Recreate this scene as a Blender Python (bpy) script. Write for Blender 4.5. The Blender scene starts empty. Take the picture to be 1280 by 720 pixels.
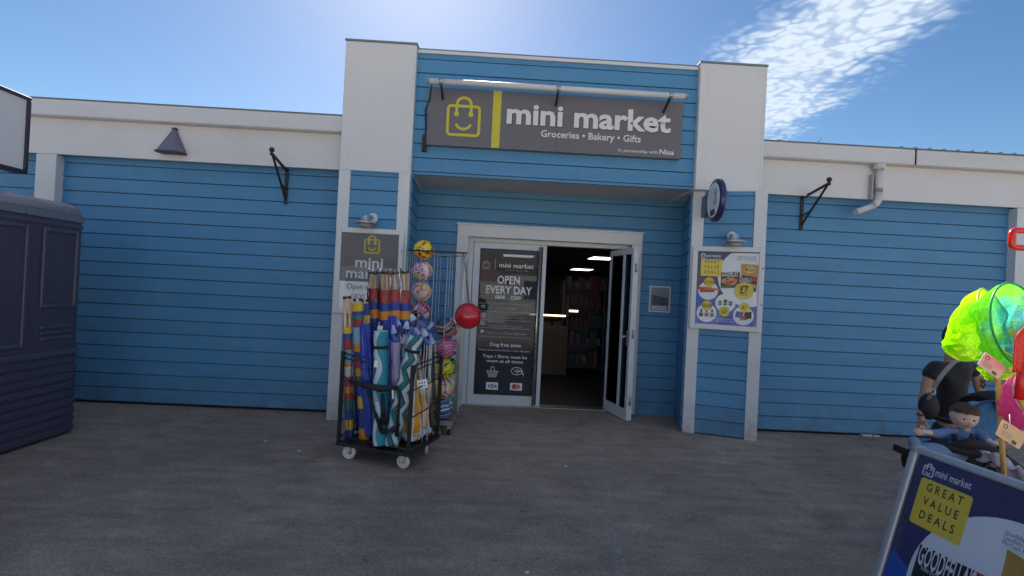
import bpy, bmesh, math, random
from mathutils import Vector, Matrix
random.seed(7)
PI = math.pi
S = bpy.context.scene
COL = S.collection

# ------------------------------------------------------------------ camera
CAM = Vector((-.037, -5.569, 1.5)); FPX = 600.0
def cam_rot(yaw, pitch, roll):
    cy, sy = math.cos(yaw), math.sin(yaw)
    f = Vector((-sy*math.cos(pitch), cy*math.cos(pitch), math.sin(pitch)))
    r = Vector((cy, sy, 0)); u = r.cross(f)
    r2 = r*math.cos(roll)+u*math.sin(roll); u2 = u*math.cos(roll)-r*math.sin(roll)
    return Matrix((r2, u2, -f)).transposed()
CR = cam_rot(-.025, .006, .05)
cd = bpy.data.cameras.new('camera'); cam = bpy.data.objects.new('camera', cd); COL.objects.link(cam)
cam.matrix_world = Matrix.Translation(CAM) @ CR.to_4x4()
cd.sensor_width = 36; cd.lens = 36*FPX/1280; cd.clip_end = 2000; cd.clip_start = .05
S.camera = cam
def ray(u, v): return CR @ Vector(((u-640)/FPX, (360-v)/FPX, -1))
def at(u, v, Y):                      # point on the plane y=Y seen at photograph pixel (u, v)
    d = ray(u, v); return CAM + d*((Y-CAM.y)/d.y)
def atz(u, v, z=0.0):
    d = ray(u, v); return CAM + d*((z-CAM.z)/d.z)

# ------------------------------------------------------------------ light
SUN_AZ, SUN_EL = math.radians(-11.3), math.radians(38.3)
w = bpy.data.worlds.new('World'); S.world = w; w.use_nodes = True
nt = w.node_tree; nt.nodes.clear()
def N(t, **k):
    n = nt.nodes.new(t)
    for a, b in k.items(): setattr(n, a, b)
    return n
def L(a, b): nt.links.new(a, b)
sky = N('ShaderNodeTexSky', sky_type='NISHITA', sun_disc=False)
sky.sun_elevation = SUN_EL; sky.sun_rotation = SUN_AZ
sky.altitude = 0; sky.air_density = 1.0; sky.dust_density = .3; sky.ozone_density = 2.0
tc = N('ShaderNodeTexCoord'); sep = N('ShaderNodeSeparateXYZ'); L(tc.outputs['Generated'], sep.inputs[0])
def MT(op, a, b=None, clamp=False):
    n = N('ShaderNodeMath', operation=op); n.use_clamp = clamp
    for i, x in enumerate((a, b)):
        if x is None: continue
        if isinstance(x, (int, float)): n.inputs[i].default_value = x
        else: L(x, n.inputs[i])
    return n.outputs[0]
def smooth(x, a, b):
    n = N('ShaderNodeMapRange', interpolation_type='SMOOTHSTEP'); L(x, n.inputs[0])
    n.inputs[1].default_value = a; n.inputs[2].default_value = b
    return n.outputs[0]
zc = MT('MAXIMUM', sep.outputs[2], .04)
px_ = MT('DIVIDE', sep.outputs[0], zc); py_ = MT('DIVIDE', sep.outputs[1], zc)   # position on the cloud layer
cmb = N('ShaderNodeCombineXYZ'); L(px_, cmb.inputs[0]); L(py_, cmb.inputs[1])
def noise(scale, detail, rough=.55, dist=0.0, vec=None, stretch=None):
    n = N('ShaderNodeTexNoise'); n.inputs['Scale'].default_value = scale; n.inputs['Detail'].default_value = detail
    n.inputs['Roughness'].default_value = rough; n.inputs['Distortion'].default_value = dist
    v = vec or cmb.outputs[0]
    if stretch:
        m = N('ShaderNodeMapping'); m.inputs['Rotation'].default_value = (0, 0, stretch[0]); m.inputs['Scale'].default_value = stretch[1]
        L(v, m.inputs[0]); v = m.outputs[0]
    L(v, n.inputs['Vector']); return n.outputs[0]
# the bank of small altocumulus: a wedge on the cloud layer, ragged by noise
nA = noise(1.1, 5, .6); nS = noise(9, 3, .5, .6); nW = noise(2.2, 6, .7, 1.2, stretch=(.8, (1, 3.2, 1)))
rag = MT('MULTIPLY', MT('SUBTRACT', nA, .5), .9)
CLOUD = {}
dl = MT('ADD', MT('SUBTRACT', MT('ADD', px_, MT('MULTIPLY', py_, .0)), .62), MT('MULTIPLY', rag, .45))
left_edge = smooth(dl, .03, .50)
ang = MT('DIVIDE', px_, MT('MAXIMUM', py_, .05))
right_edge = MT('SUBTRACT', 1.0, smooth(MT('ADD', MT('SUBTRACT', px_, MT('ADD', 1.50, MT('MULTIPLY', MT('SUBTRACT', py_, 1.55), .22))), rag), -.32, .12))
vor = N('ShaderNodeTexVoronoi', feature='SMOOTH_F1'); vor.inputs['Scale'].default_value = 24; vor.inputs['Smoothness'].default_value = .6
wob = N('ShaderNodeVectorMath', operation='ADD'); nz = N('ShaderNodeTexNoise'); nz.inputs['Scale'].default_value = 6; L(cmb.outputs[0], nz.inputs['Vector'])
sc_ = N('ShaderNodeVectorMath', operation='SCALE'); L(nz.outputs['Color'], sc_.inputs[0]); sc_.inputs['Scale'].default_value = .16
L(cmb.outputs[0], wob.inputs[0]); L(sc_.outputs[0], wob.inputs[1]); L(wob.outputs[0], vor.inputs['Vector'])
puff = MT('SUBTRACT', 1.0, smooth(vor.outputs['Distance'], .18, .75))
puff = MT('MULTIPLY', MT('ADD', MT('MULTIPLY', puff, .62), MT('MULTIPLY', nS, .55)), MT('ADD', .35, MT('MULTIPLY', smooth(nW, .22, .62), .65)))
front = smooth(sep.outputs[1], 0, .1)
mask = MT('MULTIPLY', MT('MULTIPLY', left_edge, right_edge), front)
cl = MT('MULTIPLY', smooth(mask, .02, .75), MT('ADD', MT('MULTIPLY', smooth(MT('ADD', puff, MT('MULTIPLY', mask, .45)), .36, 1.08), .72), MT('MULTIPLY', smooth(MT('ADD', mask, MT('MULTIPLY', nW, .5)), .45, 1.15), .28)), clamp=True)
# unseen banks of the same cloud, added behind the camera to whiten the skylight
nB = noise(.55, 5, .6); oth = MT('MULTIPLY', MT('MULTIPLY', smooth(nB, .44, .62), MT('SUBTRACT', 1.0, front)), smooth(puff, .1, .6))
oth = MT('MULTIPLY', oth, .8)
cl = MT('MAXIMUM', cl, oth)
cl = MT('MULTIPLY', cl, .92)
bg = N('ShaderNodeBackground'); bg.inputs[1].default_value = .051
hsv = N('ShaderNodeHueSaturation'); hsv.inputs['Saturation'].default_value = 1.22; hsv.inputs['Value'].default_value = 1.0
L(sky.outputs[0], hsv.inputs['Color'])
mx = N('ShaderNodeMixRGB'); L(cl, mx.inputs[0]); L(hsv.outputs[0], mx.inputs[1]); mx.inputs[2].default_value = (7.0, 7.9, 8.9, 1)
L(mx.outputs[0], bg.inputs[0]); ow = N('ShaderNodeOutputWorld'); L(bg.outputs[0], ow.inputs[0])
sl = bpy.data.lights.new('sun', 'SUN'); sl.energy = 5.0; sl.angle = math.radians(.5); sl.color = (1, .95, .87)
so = bpy.data.objects.new('sun', sl); COL.objects.link(so)
sd = Vector((math.sin(SUN_AZ)*math.cos(SUN_EL), math.cos(SUN_AZ)*math.cos(SUN_EL), math.sin(SUN_EL)))
so.rotation_euler = sd.to_track_quat('Z', 'Y').to_euler(); so.location = (0, 20, 20)
S.view_settings.view_transform = 'Standard'; S.view_settings.look = 'None'
S.view_settings.exposure = 1.22; S.view_settings.gamma = 1
S.cycles.use_denoising = True
S.cycles.max_bounces = 8; S.cycles.transparent_max_bounces = 16

# ------------------------------------------------------------------ materials
MATS = {}
def mat(name, col, rough=.55, metal=0.0, var=.08, vs=6.0, bump=0.0, bs=60.0, rnd=.0, emit=None, spec=None,
        stretch=(1, 1, 1), dirt=0.0, dirtcol=(.12, .1, .08), alpha=1.0, sheen=0, sub=0, trans=0, coat=0):
    if name in MATS: return MATS[name]
    m = bpy.data.materials.new(name); m.use_nodes = True; t = m.node_tree; b = t.nodes['Principled BSDF']
    b.inputs['Roughness'].default_value = rough; b.inputs['Metallic'].default_value = metal
    if spec is not None: b.inputs['Specular IOR Level'].default_value = spec
    if sheen: b.inputs['Sheen Weight'].default_value = sheen
    if coat: b.inputs['Coat Weight'].default_value = coat; b.inputs['Coat Roughness'].default_value = .15
    if sub: b.inputs['Subsurface Weight'].default_value = sub; b.inputs['Subsurface Radius'].default_value = (.02, .008, .004)
    if trans: b.inputs['Transmission Weight'].default_value = trans
    b.inputs['Alpha'].default_value = alpha
    tcn = t.nodes.new('ShaderNodeTexCoord'); mp = t.nodes.new('ShaderNodeMapping'); mp.inputs['Scale'].default_value = stretch
    t.links.new(tcn.outputs['Object'], mp.inputs[0])
    oi = t.nodes.new('ShaderNodeObjectInfo')
    w4 = t.nodes.new('ShaderNodeMath'); w4.operation = 'MULTIPLY'; w4.inputs[1].default_value = 37; t.links.new(oi.outputs['Random'], w4.inputs[0])
    def nz(s, d=3):
        n = t.nodes.new('ShaderNodeTexNoise'); n.noise_dimensions = '4D'; n.inputs['Scale'].default_value = s; n.inputs['Detail'].default_value = d
        t.links.new(mp.outputs[0], n.inputs['Vector']); t.links.new(w4.outputs[0], n.inputs['W']); return n.outputs[0]
    def mth(op, a, b_):
        n = t.nodes.new('ShaderNodeMath'); n.operation = op
        for i, x in enumerate((a, b_)):
            if isinstance(x, (int, float)): n.inputs[i].default_value = x
            else: t.links.new(x, n.inputs[i])
        return n.outputs[0]
    val = mth('ADD', mth('MULTIPLY', mth('SUBTRACT', nz(vs, 5), .5), 2*var*1.6), 1.0)
    if rnd: val = mth('ADD', val, mth('MULTIPLY', mth('SUBTRACT', oi.outputs['Random'], .5), rnd))
    h = t.nodes.new('ShaderNodeHueSaturation'); h.inputs['Color'].default_value = (*col, 1); t.links.new(val, h.inputs['Value'])
    c = h.outputs[0]
    if dirt:
        mr = t.nodes.new('ShaderNodeMapRange'); mr.inputs[1].default_value = .52; mr.inputs[2].default_value = .78; mr.inputs[4].default_value = dirt
        t.links.new(nz(vs*.6, 8), mr.inputs[0])
        x = t.nodes.new('ShaderNodeMixRGB'); t.links.new(mr.outputs[0], x.inputs[0]); t.links.new(c, x.inputs[1]); x.inputs[2].default_value = (*dirtcol, 1); c = x.outputs[0]
    t.links.new(c, b.inputs['Base Color'])
    t.links.new(mth('ADD', mth('MULTIPLY', mth('SUBTRACT', nz(vs*2.3, 4), .5), .22), rough), b.inputs['Roughness'])
    if bump:
        bp = t.nodes.new('ShaderNodeBump'); bp.inputs['Strength'].default_value = bump; bp.inputs['Distance'].default_value = .01
        t.links.new(nz(bs, 4), bp.inputs['Height']); t.links.new(bp.outputs[0], b.inputs['Normal'])
    if emit:
        b.inputs['Emission Color'].default_value = (*emit[0], 1); b.inputs['Emission Strength'].default_value = emit[1]
    MATS[name] = m; return m

BLUE = (.074, .25, .46)
m_board = mat('painted_board_blue', BLUE, .5, var=.07, vs=2.2, bump=.25, bs=90, rnd=.10, stretch=(1, 1, 5), dirt=.20, dirtcol=(.05, .13, .23))
def splash(m, z1, amt, col, pale=.09, palec=(.30, .36, .42)):
    """weathering by place on the wall: pale runs anywhere, splashed grime low down"""
    t = m.node_tree; b = t.nodes['Principled BSDF']; src = b.inputs['Base Color'].links[0].from_socket
    def NN(k, **kw):
        n = t.nodes.new(k)
        for a, v in kw.items(): n.inputs[a].default_value = v
        return n
    g = t.nodes.new('ShaderNodeNewGeometry'); sp_ = t.nodes.new('ShaderNodeSeparateXYZ'); t.links.new(g.outputs['Position'], sp_.inputs[0])
    def MR(x, a, b_, c, d):
        n = t.nodes.new('ShaderNodeMapRange')
        for i_, v in zip((1, 2, 3, 4), (a, b_, c, d)): n.inputs[i_].default_value = v
        t.links.new(x, n.inputs[0]); return n.outputs[0]
    low = MR(sp_.outputs[2], z1, 0, 0, amt); n = NN('ShaderNodeTexNoise', Scale=5, Detail=9, Roughness=.7); t.links.new(g.outputs['Position'], n.inputs['Vector'])
    mu = t.nodes.new('ShaderNodeMath'); mu.operation = 'MULTIPLY'; t.links.new(low, mu.inputs[0]); t.links.new(MR(n.outputs[0], .38, .68, 0, 1), mu.inputs[1])
    mp = t.nodes.new('ShaderNodeMapping'); mp.inputs['Scale'].default_value = (5, 5, .6); t.links.new(g.outputs['Position'], mp.inputs[0])
    n3 = NN('ShaderNodeTexNoise', Scale=3, Detail=7); t.links.new(mp.outputs[0], n3.inputs['Vector'])
    x3 = t.nodes.new('ShaderNodeMixRGB'); t.links.new(MR(n3.outputs[0], .50, .80, 0, pale), x3.inputs[0]); t.links.new(src, x3.inputs[1]); x3.inputs[2].default_value = (*palec, 1)
    x = t.nodes.new('ShaderNodeMixRGB'); t.links.new(mu.outputs[0], x.inputs[0]); t.links.new(x3.outputs[0], x.inputs[1]); x.inputs[2].default_value = (*col, 1); t.links.new(x.outputs[0], b.inputs['Base Color'])
splash(m_board, .5, .75, (.09, .10, .11))
m_back = mat('board_backing_blue', (.03, .09, .16), .8)
m_white = mat('painted_white', (.66, .66, .68), .5, var=.03, vs=2.5, bump=.06, bs=40, dirt=.22, dirtcol=(.5, .48, .45))
m_white2 = mat('painted_white_trim', (.64, .66, .69), .45, var=.03, vs=3, dirt=.25, dirtcol=(.46, .46, .44), rnd=.05)
splash(m_white, .3, .4, (.2, .19, .18), .05, (.42, .40, .36)); splash(m_white2, .45, .7, (.18, .17, .16), .08, (.44, .43, .40))
m_gutter = mat('gutter_plastic', (.62, .62, .64), .42, var=.04, vs=1.6, dirt=.25, dirtcol=(.42, .4, .36), stretch=(1, 1, 3))
m_soffit = mat('soffit_board', (.55, .54, .52), .6, var=.05)
m_alu = mat('door_frame_paint', (.58, .62, .68), .35, var=.03, vs=4, dirt=.15, dirtcol=(.4, .41, .42))
m_rubber = mat('rubber_seal', (.02, .02, .022), .7)
m_chrome = mat('brushed_steel', (.55, .55, .56), .28, 1.0, var=.05)
m_galv = mat('galvanised_steel', (.42, .43, .44), .42, .9, var=.10, vs=20)
m_black = mat('black_metal', (.02, .019, .02), .45, var=.2, bump=.1)
m_iron = mat('black_iron', (.022, .017, .018), .55, var=.3, vs=30, bump=.3, dirt=.3, dirtcol=(.07, .03, .02))
m_signgrey = mat('sign_grey', (.145, .138, .155), .5, var=.05, vs=1.5, dirt=.15, dirtcol=(.16, .15, .15))
m_signwhite = mat('sign_white', (.72, .72, .74), .45, var=.02)
m_yellow = mat('sign_yellow', (.60, .52, .045), .45, var=.03)
m_navy = mat('poster_navy', (.050, .048, .15), .32, var=.12, vs=5)
m_pblue = mat('poster_blue', (.035, .11, .50), .32, var=.05)
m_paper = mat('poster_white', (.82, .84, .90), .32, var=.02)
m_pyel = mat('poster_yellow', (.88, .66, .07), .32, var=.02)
m_ink = mat('poster_ink', (.02, .02, .025), .35, var=.02)
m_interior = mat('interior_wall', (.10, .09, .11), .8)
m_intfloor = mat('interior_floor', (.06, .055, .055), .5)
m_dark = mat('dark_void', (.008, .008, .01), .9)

def glass_mat(name, tint=(.35, .38, .42), ior=1.5, film=None):
    m = bpy.data.materials.new(name); m.use_nodes = True; t = m.node_tree; t.nodes.clear()
    o = t.nodes.new('ShaderNodeOutputMaterial'); tr = t.nodes.new('ShaderNodeBsdfTransparent'); tr.inputs[0].default_value = (*tint, 1)
    g = t.nodes.new('ShaderNodeBsdfGlossy'); g.inputs['Roughness'].default_value = .02; g.inputs[0].default_value = (.9, .93, 1, 1)
    f = t.nodes.new('ShaderNodeFresnel'); f.inputs[0].default_value = ior
    nz = t.nodes.new('ShaderNodeTexNoise'); nz.inputs['Scale'].default_value = 3
    bp = t.nodes.new('ShaderNodeBump'); bp.inputs['Strength'].default_value = .02; t.links.new(nz.outputs[0], bp.inputs['Height']); t.links.new(bp.outputs[0], g.inputs['Normal'])
    x = t.nodes.new('ShaderNodeMixShader'); t.links.new(f.outputs[0], x.inputs[0]); t.links.new(tr.outputs[0], x.inputs[1]); t.links.new(g.outputs[0], x.inputs[2])
    if film:
        df = t.nodes.new('ShaderNodeBsdfDiffuse'); df.inputs[0].default_value = (*film, 1); y = t.nodes.new('ShaderNodeMixShader'); y.inputs[0].default_value = .5
        t.links.new(x.outputs[0], y.inputs[1]); t.links.new(df.outputs[0], y.inputs[2]); x = y
    t.links.new(x.outputs[0], o.inputs[0]); return m
m_glass = glass_mat('door_glass', (.34, .36, .40), 1.42)
m_glassf = glass_mat('door_glass_filmed', (.50, .53, .58), 1.55, (.075, .08, .095))
m_clear = glass_mat('clear_film', (.97, .975, .98), 1.3)
m_acryl = glass_mat('poster_glazing', (.96, .97, .98), 1.2)

# ------------------------------------------------------------------ mesh helpers
class MB:
    def __init__(s): s.v = []; s.f = []; s.m = []; s.s = []
    def add(s, vs, fs, mi=0, sm=False):
        o = len(s.v); s.v += [tuple(x) for x in vs]
        for f in fs: s.f.append([i+o for i in f]); s.m.append(mi); s.s.append(sm)
        return s
    def box(s, x0, x1, y0, y1, z0, z1, mi=0):
        v = [(x, y, z) for z in (z0, z1) for y in (y0, y1) for x in (x0, x1)]
        return s.add(v, [(0, 2, 3, 1), (4, 5, 7, 6), (0, 1, 5, 4), (2, 6, 7, 3), (0, 4, 6, 2), (1, 3, 7, 5)], mi)
    def obox(s, c, X, Y, Z, mi=0):     # centre and half-axis vectors
        c, X, Y, Z = map(Vector, (c, X, Y, Z))
        v = [c+X*a+Y*b+Z*d for d in (-1, 1) for b in (-1, 1) for a in (-1, 1)]
        return s.add(v, [(0, 2, 3, 1), (4, 5, 7, 6), (0, 1, 5, 4), (2, 6, 7, 3), (0, 4, 6, 2), (1, 3, 7, 5)], mi)
    def bar(s, p, q, w, h, up=(0, 0, 1), mi=0):
        p, q = Vector(p), Vector(q); d = q-p; X = d.normalized(); Z = Vector(up); Y = Z.cross(X).normalized(); Z = X.cross(Y)
        return s.obox((p+q)/2, d/2, Y*w/2, Z*h/2, mi)
    def prism(s, poly, O, R, U, t, mi=0):  # poly in (R,U) plane at O, thickness t along -normal (R x U is the normal)
        O, R, U = Vector(O), Vector(R), Vector(U); n = R.cross(U).normalized(); k = len(poly)
        a = [O+R*x+U*y for x, y in poly]; b = [p-n*t for p in a]
        return s.add(a+b, [tuple(range(k)), tuple(range(2*k-1, k-1, -1))]+[(i, i+k, (i+1) % k+k, (i+1) % k) for i in range(k)], mi)
    def tube(s, pts, r, n=8, mi=0, cap=True, closed=False, flat=None):
        pts = [Vector(p) for p in pts]; k = len(pts); rs = r if isinstance(r, (list, tuple)) else [r]*k
        V = []; F = []; prev = None
        for i, p in enumerate(pts):
            a = pts[i-1] if (i or closed) else pts[i]; b = pts[(i+1) % k] if (i < k-1 or closed) else pts[i]
            d = (b-a).normalized()
            if prev is None:
                x = d.orthogonal().normalized()
            else:
                x = (prev-d*prev.dot(d)); x = x.normalized() if x.length > 1e-6 else d.orthogonal().normalized()
            prev = x; y = d.cross(x)
            for j in range(n):
                t_ = 2*PI*j/n; V.append(p+(x*math.cos(t_)+y*math.sin(t_))*rs[i])
        m = k if closed else k-1
        for i in range(m):
            for j in range(n):
                a = i*n+j; b = i*n+(j+1) % n; c = ((i+1) % k)*n+(j+1) % n; d_ = ((i+1) % k)*n+j
                F.append((a, b, c, d_))
        s.add(V, F, mi, True)
        if cap and not closed:
            s.add(V[:n], [tuple(range(n-1, -1, -1))], mi); s.add(V[-n:], [tuple(range(n))], mi)
        return s
    def lathe(s, prof, O, axis=(0, 0, 1), n=16, mi=0, sm=True):
        O = Vector(O); A = Vector(axis).normalized(); x = A.orthogonal().normalized(); y = A.cross(x); V = []; F = []
        for r, h in prof:
            for j in range(n):
                t_ = 2*PI*j/n; V.append(O+A*h+(x*math.cos(t_)+y*math.sin(t_))*r)
        for i in range(len(prof)-1):
            for j in range(n):
                F.append((i*n+j, i*n+(j+1) % n, (i+1)*n+(j+1) % n, (i+1)*n+j))
        s.add(V, F, mi, sm)
        if prof[0][0] > 1e-4: s.add(V[:n], [tuple(range(n-1, -1, -1))], mi)
        if prof[-1][0] > 1e-4: s.add(V[-n:], [tuple(range(n))], mi)
        return s
    def ball(s, c, r, n=20, mi=0, sc=(1, 1, 1)):
        c = Vector(c); prof = [(math.sin(PI*i/(n//2))*r, -math.cos(PI*i/(n//2))*r) for i in range(n//2+1)]
        V = []; F = []
        for rr, h in prof:
            for j in range(n):
                t_ = 2*PI*j/n; V.append(c+Vector((rr*math.cos(t_)*sc[0], rr*math.sin(t_)*sc[1], h*sc[2])))
        for i in range(len(prof)-1):
            for j in range(n): F.append((i*n+j, i*n+(j+1) % n, (i+1)*n+(j+1) % n, (i+1)*n+j))
        return s.add(V, F, mi, True)
    def mesh(s, name, mats, bev=0, bseg=1, weld=True):
        me = bpy.data.meshes.new(name); me.from_pydata(s.v, [], s.f)
        for m in (mats if isinstance(mats, (list, tuple)) else [mats]): me.materials.append(m)
        me.polygons.foreach_set('material_index', s.m); me.polygons.foreach_set('use_smooth', s.s); me.update()
        if bev or weld:
            b = bmesh.new(); b.from_mesh(me)
            if weld: bmesh.ops.remove_doubles(b, verts=b.verts, dist=1e-5)
            if bev:
                es = [e for e in b.edges if len(e.link_faces) == 2 and e.calc_face_angle(0) > .6]
                bmesh.ops.bevel(b, geom=es, offset=bev, segments=bseg, profile=.5, affect='EDGES', clamp_overlap=True)
            bmesh.ops.recalc_face_normals(b, faces=b.faces)
            b.to_mesh(me); b.free()
        return me
def ob(name, mb, mats, parent=None, bev=0, bseg=1, loc=None, mods=()):
    me = mb.mesh(name, mats, bev, bseg) if isinstance(mb, MB) else mb
    o = bpy.data.objects.new(name, me); COL.objects.link(o)
    if parent: o.parent = parent
    if loc: o.location = loc
    return o
def tag(o, label, cat, group=None):
    o['label'] = label; o['category'] = cat
    if group: o['group'] = group
    return o
def thing(name, label, cat, loc=(0, 0, 0), rz=0, group=None):
    o = bpy.data.objects.new(name, None); COL.objects.link(o); o.empty_display_size = .1
    o.location = loc; o.rotation_euler = (0, 0, rz); return tag(o, label, cat, group)
def struct(name, mb, m):
    o = ob(name, mb, m); o['kind'] = 'structure'; return o
def subsurf(o, lv=1):
    md = o.modifiers.new('smooth', 'SUBSURF'); md.levels = lv; md.render_levels = lv

# prints on a plane ------------------------------------------------
class Plane:
    """flat print laid on a panel: O origin, R right, U up (unit vectors); every layer 0.8 mm prouder"""
    def __init__(s, O, R, U, parent, step=.0008):
        s.O, s.R, s.U = Vector(O), Vector(R).normalized(), Vector(U).normalized(); s.n = s.R.cross(s.U); s.p = parent; s.step = step
    def poly(s, name, polys, m, layer=1, thick=None):
        mb = MB(); st = s.step
        for i, p in enumerate(polys): mb.prism(p, s.O+s.n*(layer*st+(i % 9)*.00003), s.R, s.U, (thick or st)*.9)
        return ob(name, mb, m, s.p)
    def text(s, name, txt, x, y, h, m, layer=1, width=None, bold=.0, align='CENTER', space=1.0, ext=.0003, maxw=None, shear=0):
        cu = bpy.data.curves.new('t', 'FONT'); cu.body = txt; cu.size = 1; cu.align_x = align; cu.offset = bold; cu.extrude = 0
        cu.space_character = space; cu.resolution_u = 2; cu.shear = shear
        to = bpy.data.objects.new('t', cu); COL.objects.link(to)
        me = bpy.data.meshes.new_from_object(to.evaluated_get(bpy.context.evaluated_depsgraph_get())); bpy.data.objects.remove(to)
        xs = [v.co.x for v in me.vertices]; wd = max(xs)-min(xs)
        k = h/.73; kx = k if width is None else width/wd
        for v in me.vertices:
            v.co = s.O+s.R*(x+v.co.x*kx)+s.U*(y+v.co.y*k)+s.n*(layer*s.step)
        me.materials.clear(); me.materials.append(m); me.name = name
        bpy.data.curves.remove(cu)
        o = bpy.data.objects.new(name, me); COL.objects.link(o); o.parent = s.p; return o
def rrect(x0, y0, x1, y1, r, n=5):
    P = []
    for cx, cy, a in ((x1-r, y1-r, 0), (x0+r, y1-r, 90), (x0+r, y0+r, 180), (x1-r, y0+r, 270)):
        for i in range(n+1):
            t_ = math.radians(a+90*i/n); P.append((cx+r*math.cos(t_), cy+r*math.sin(t_)))
    return P
def circ(x, y, r, n=28, ry=None): return [(x+r*math.cos(2*PI*i/n), y+(ry or r)*math.sin(2*PI*i/n)) for i in range(n)]
def stroke(pts, w, closed=False):
    """quads along a 2-d polyline"""
    k = len(pts); out = []; L_ = []; R_ = []
    for i in range(k):
        a = pts[i-1] if (i or closed) else pts[i]; b = pts[(i+1) % k] if (i < k-1 or closed) else pts[i]
        dx, dy = b[0]-a[0], b[1]-a[1]; l = math.hypot(dx, dy) or 1; nx, ny = -dy/l*w/2, dx/l*w/2
        L_.append((pts[i][0]+nx, pts[i][1]+ny)); R_.append((pts[i][0]-nx, pts[i][1]-ny))
    for i in range(k if closed else k-1):
        j = (i+1) % k; out.append([R_[i], R_[j], L_[j], L_[i]])
    return out
def arc(x, y, r, a0, a1, n=12, ry=None): return [(x+r*math.cos(math.radians(a0+(a1-a0)*i/n)), y+(ry or r)*math.sin(math.radians(a0+(a1-a0)*i/n))) for i in range(n+1)]
def bag_logo(x, y, s, w=None):
    """smiling carrier bag, s = width"""
    w = w or s*.075; P = []
    P += stroke(rrect(x-s/2, y-s/2, x+s/2, y+s*.42, s*.10), w, True)
    P += stroke([(x-s*.23, y+s*.20)]+arc(x, y+s*.46, s*.23, 180, 0)+[(x+s*.23, y+s*.20)], w)
    P += [circ(x-s*.23, y+s*.17, w*.95, 12), circ(x+s*.23, y+s*.17, w*.95, 12)]
    P += stroke(arc(x, y-s*.06, s*.25, 200, 340), w)
    return P
FR, FU = Vector((1, 0, 0)), Vector((0, 0, 1))       # a print plane facing the street

# ------------------------------------------------------------------ ground
def ground():
    mb = MB(); mb.add([(-300, -300, 0), (300, -300, 0), (300, 300, 0), (-300, 300, 0)], [(0, 1, 2, 3)])
    m = bpy.data.materials.new('asphalt'); m.use_nodes = True; t = m.node_tree; b = t.nodes['Principled BSDF']
    tcn = t.nodes.new('ShaderNodeTexCoord')
    def nz(s, d=4, r=.6, stretch=None, dist=0):
        n = t.nodes.new('ShaderNodeTexNoise'); n.inputs['Scale'].default_value = s; n.inputs['Detail'].default_value = d; n.inputs['Roughness'].default_value = r; n.inputs['Distortion'].default_value = dist
        v = tcn.outputs['Object']
        if stretch:
            mp = t.nodes.new('ShaderNodeMapping'); mp.inputs['Rotation'].default_value = (0, 0, stretch[0]); mp.inputs['Scale'].default_value = (stretch[1], stretch[2], 1); t.links.new(v, mp.inputs[0]); v = mp.outputs[0]
        t.links.new(v, n.inputs['Vector']); return n.outputs[0]
    def mr(x, a, b_, c, d):
        n = t.nodes.new('ShaderNodeMapRange'); n.inputs[1].default_value = a; n.inputs[2].default_value = b_; n.inputs[3].default_value = c; n.inputs[4].default_value = d
        t.links.new(x, n.inputs[0]); return n.outputs[0]
    def mul(a, b_, op='MULTIPLY'):
        n = t.nodes.new('ShaderNodeMath'); n.operation = op
        for i, x in enumerate((a, b_)):
            if isinstance(x, (int, float)): n.inputs[i].default_value = x
            else: t.links.new(x, n.inputs[i])
        return n.outputs[0]
    big = mr(nz(.55, 5, .6), .3, .7, .74, 1.24); med = mr(nz(3.2, 6, .65, (.5, 1, 2.2)), .3, .7, .78, 1.2)
    streak = mr(nz(2.0, 5, .6, (1.25, .35, 5)), .35, .7, .91, 1.10)
    vo = t.nodes.new('ShaderNodeTexVoronoi'); vo.inputs['Scale'].default_value = 130; t.links.new(tcn.outputs['Object'], vo.inputs['Vector'])
    sep_ = t.nodes.new('ShaderNodeSeparateColor'); t.links.new(vo.outputs['Color'], sep_.inputs[0])
    agg = mr(sep_.outputs[0], 0, 1, .76, 1.26); fine = mr(nz(260, 3), .3, .7, .85, 1.18)
    v = mul(mul(mul(big, med), streak), mul(agg, fine))
    dark = mr(nz(1.7, 8, .72, None, .5), .56, .72, 1.0, .66)      # oil and gum stains
    spots = mr(nz(9, 2, .4), .70, .76, 1.0, .72)
    v = mul(v, mul(dark, spots))
    pale = mr(nz(46, 2, .4), .745, .775, 0, .20)
    cx = t.nodes.new('ShaderNodeCombineColor')
    t.links.new(mul(v, .335), cx.inputs[0]); t.links.new(mul(v, .248), cx.inputs[1]); t.links.new(mul(v, .198), cx.inputs[2])
    t.links.new(cx.outputs[0], b.inputs['Base Color'])
    b.inputs['Roughness'].default_value = .86
    bp = t.nodes.new('ShaderNodeBump'); bp.inputs['Strength'].default_value = .55; bp.inputs['Distance'].default_value = .004
    t.links.new(mul(sep_.outputs[1], fine), bp.inputs['Height']); t.links.new(bp.outputs[0], b.inputs['Normal'])
    return struct('ground', mb, m)
ground()
def ribbon_ground(name, pts, wds, m, z=.004):
    mb = MB(); k = len(pts); V = []
    for i in range(k):
        a, b = Vector(pts[max(i-1, 0)]), Vector(pts[min(i+1, k-1)]); d = (b-a).normalized(); n = Vector((-d.y, d.x))
        p = Vector(pts[i]); V += [(*(p+n*wds[i]/2), z), (*(p-n*wds[i]/2), z)]
    mb.add(V, [(2*i, 2*i+1, 2*i+3, 2*i+2) for i in range(k-1)]); o = ob(name, mb, m); o['kind'] = 'stuff'; return o
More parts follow.
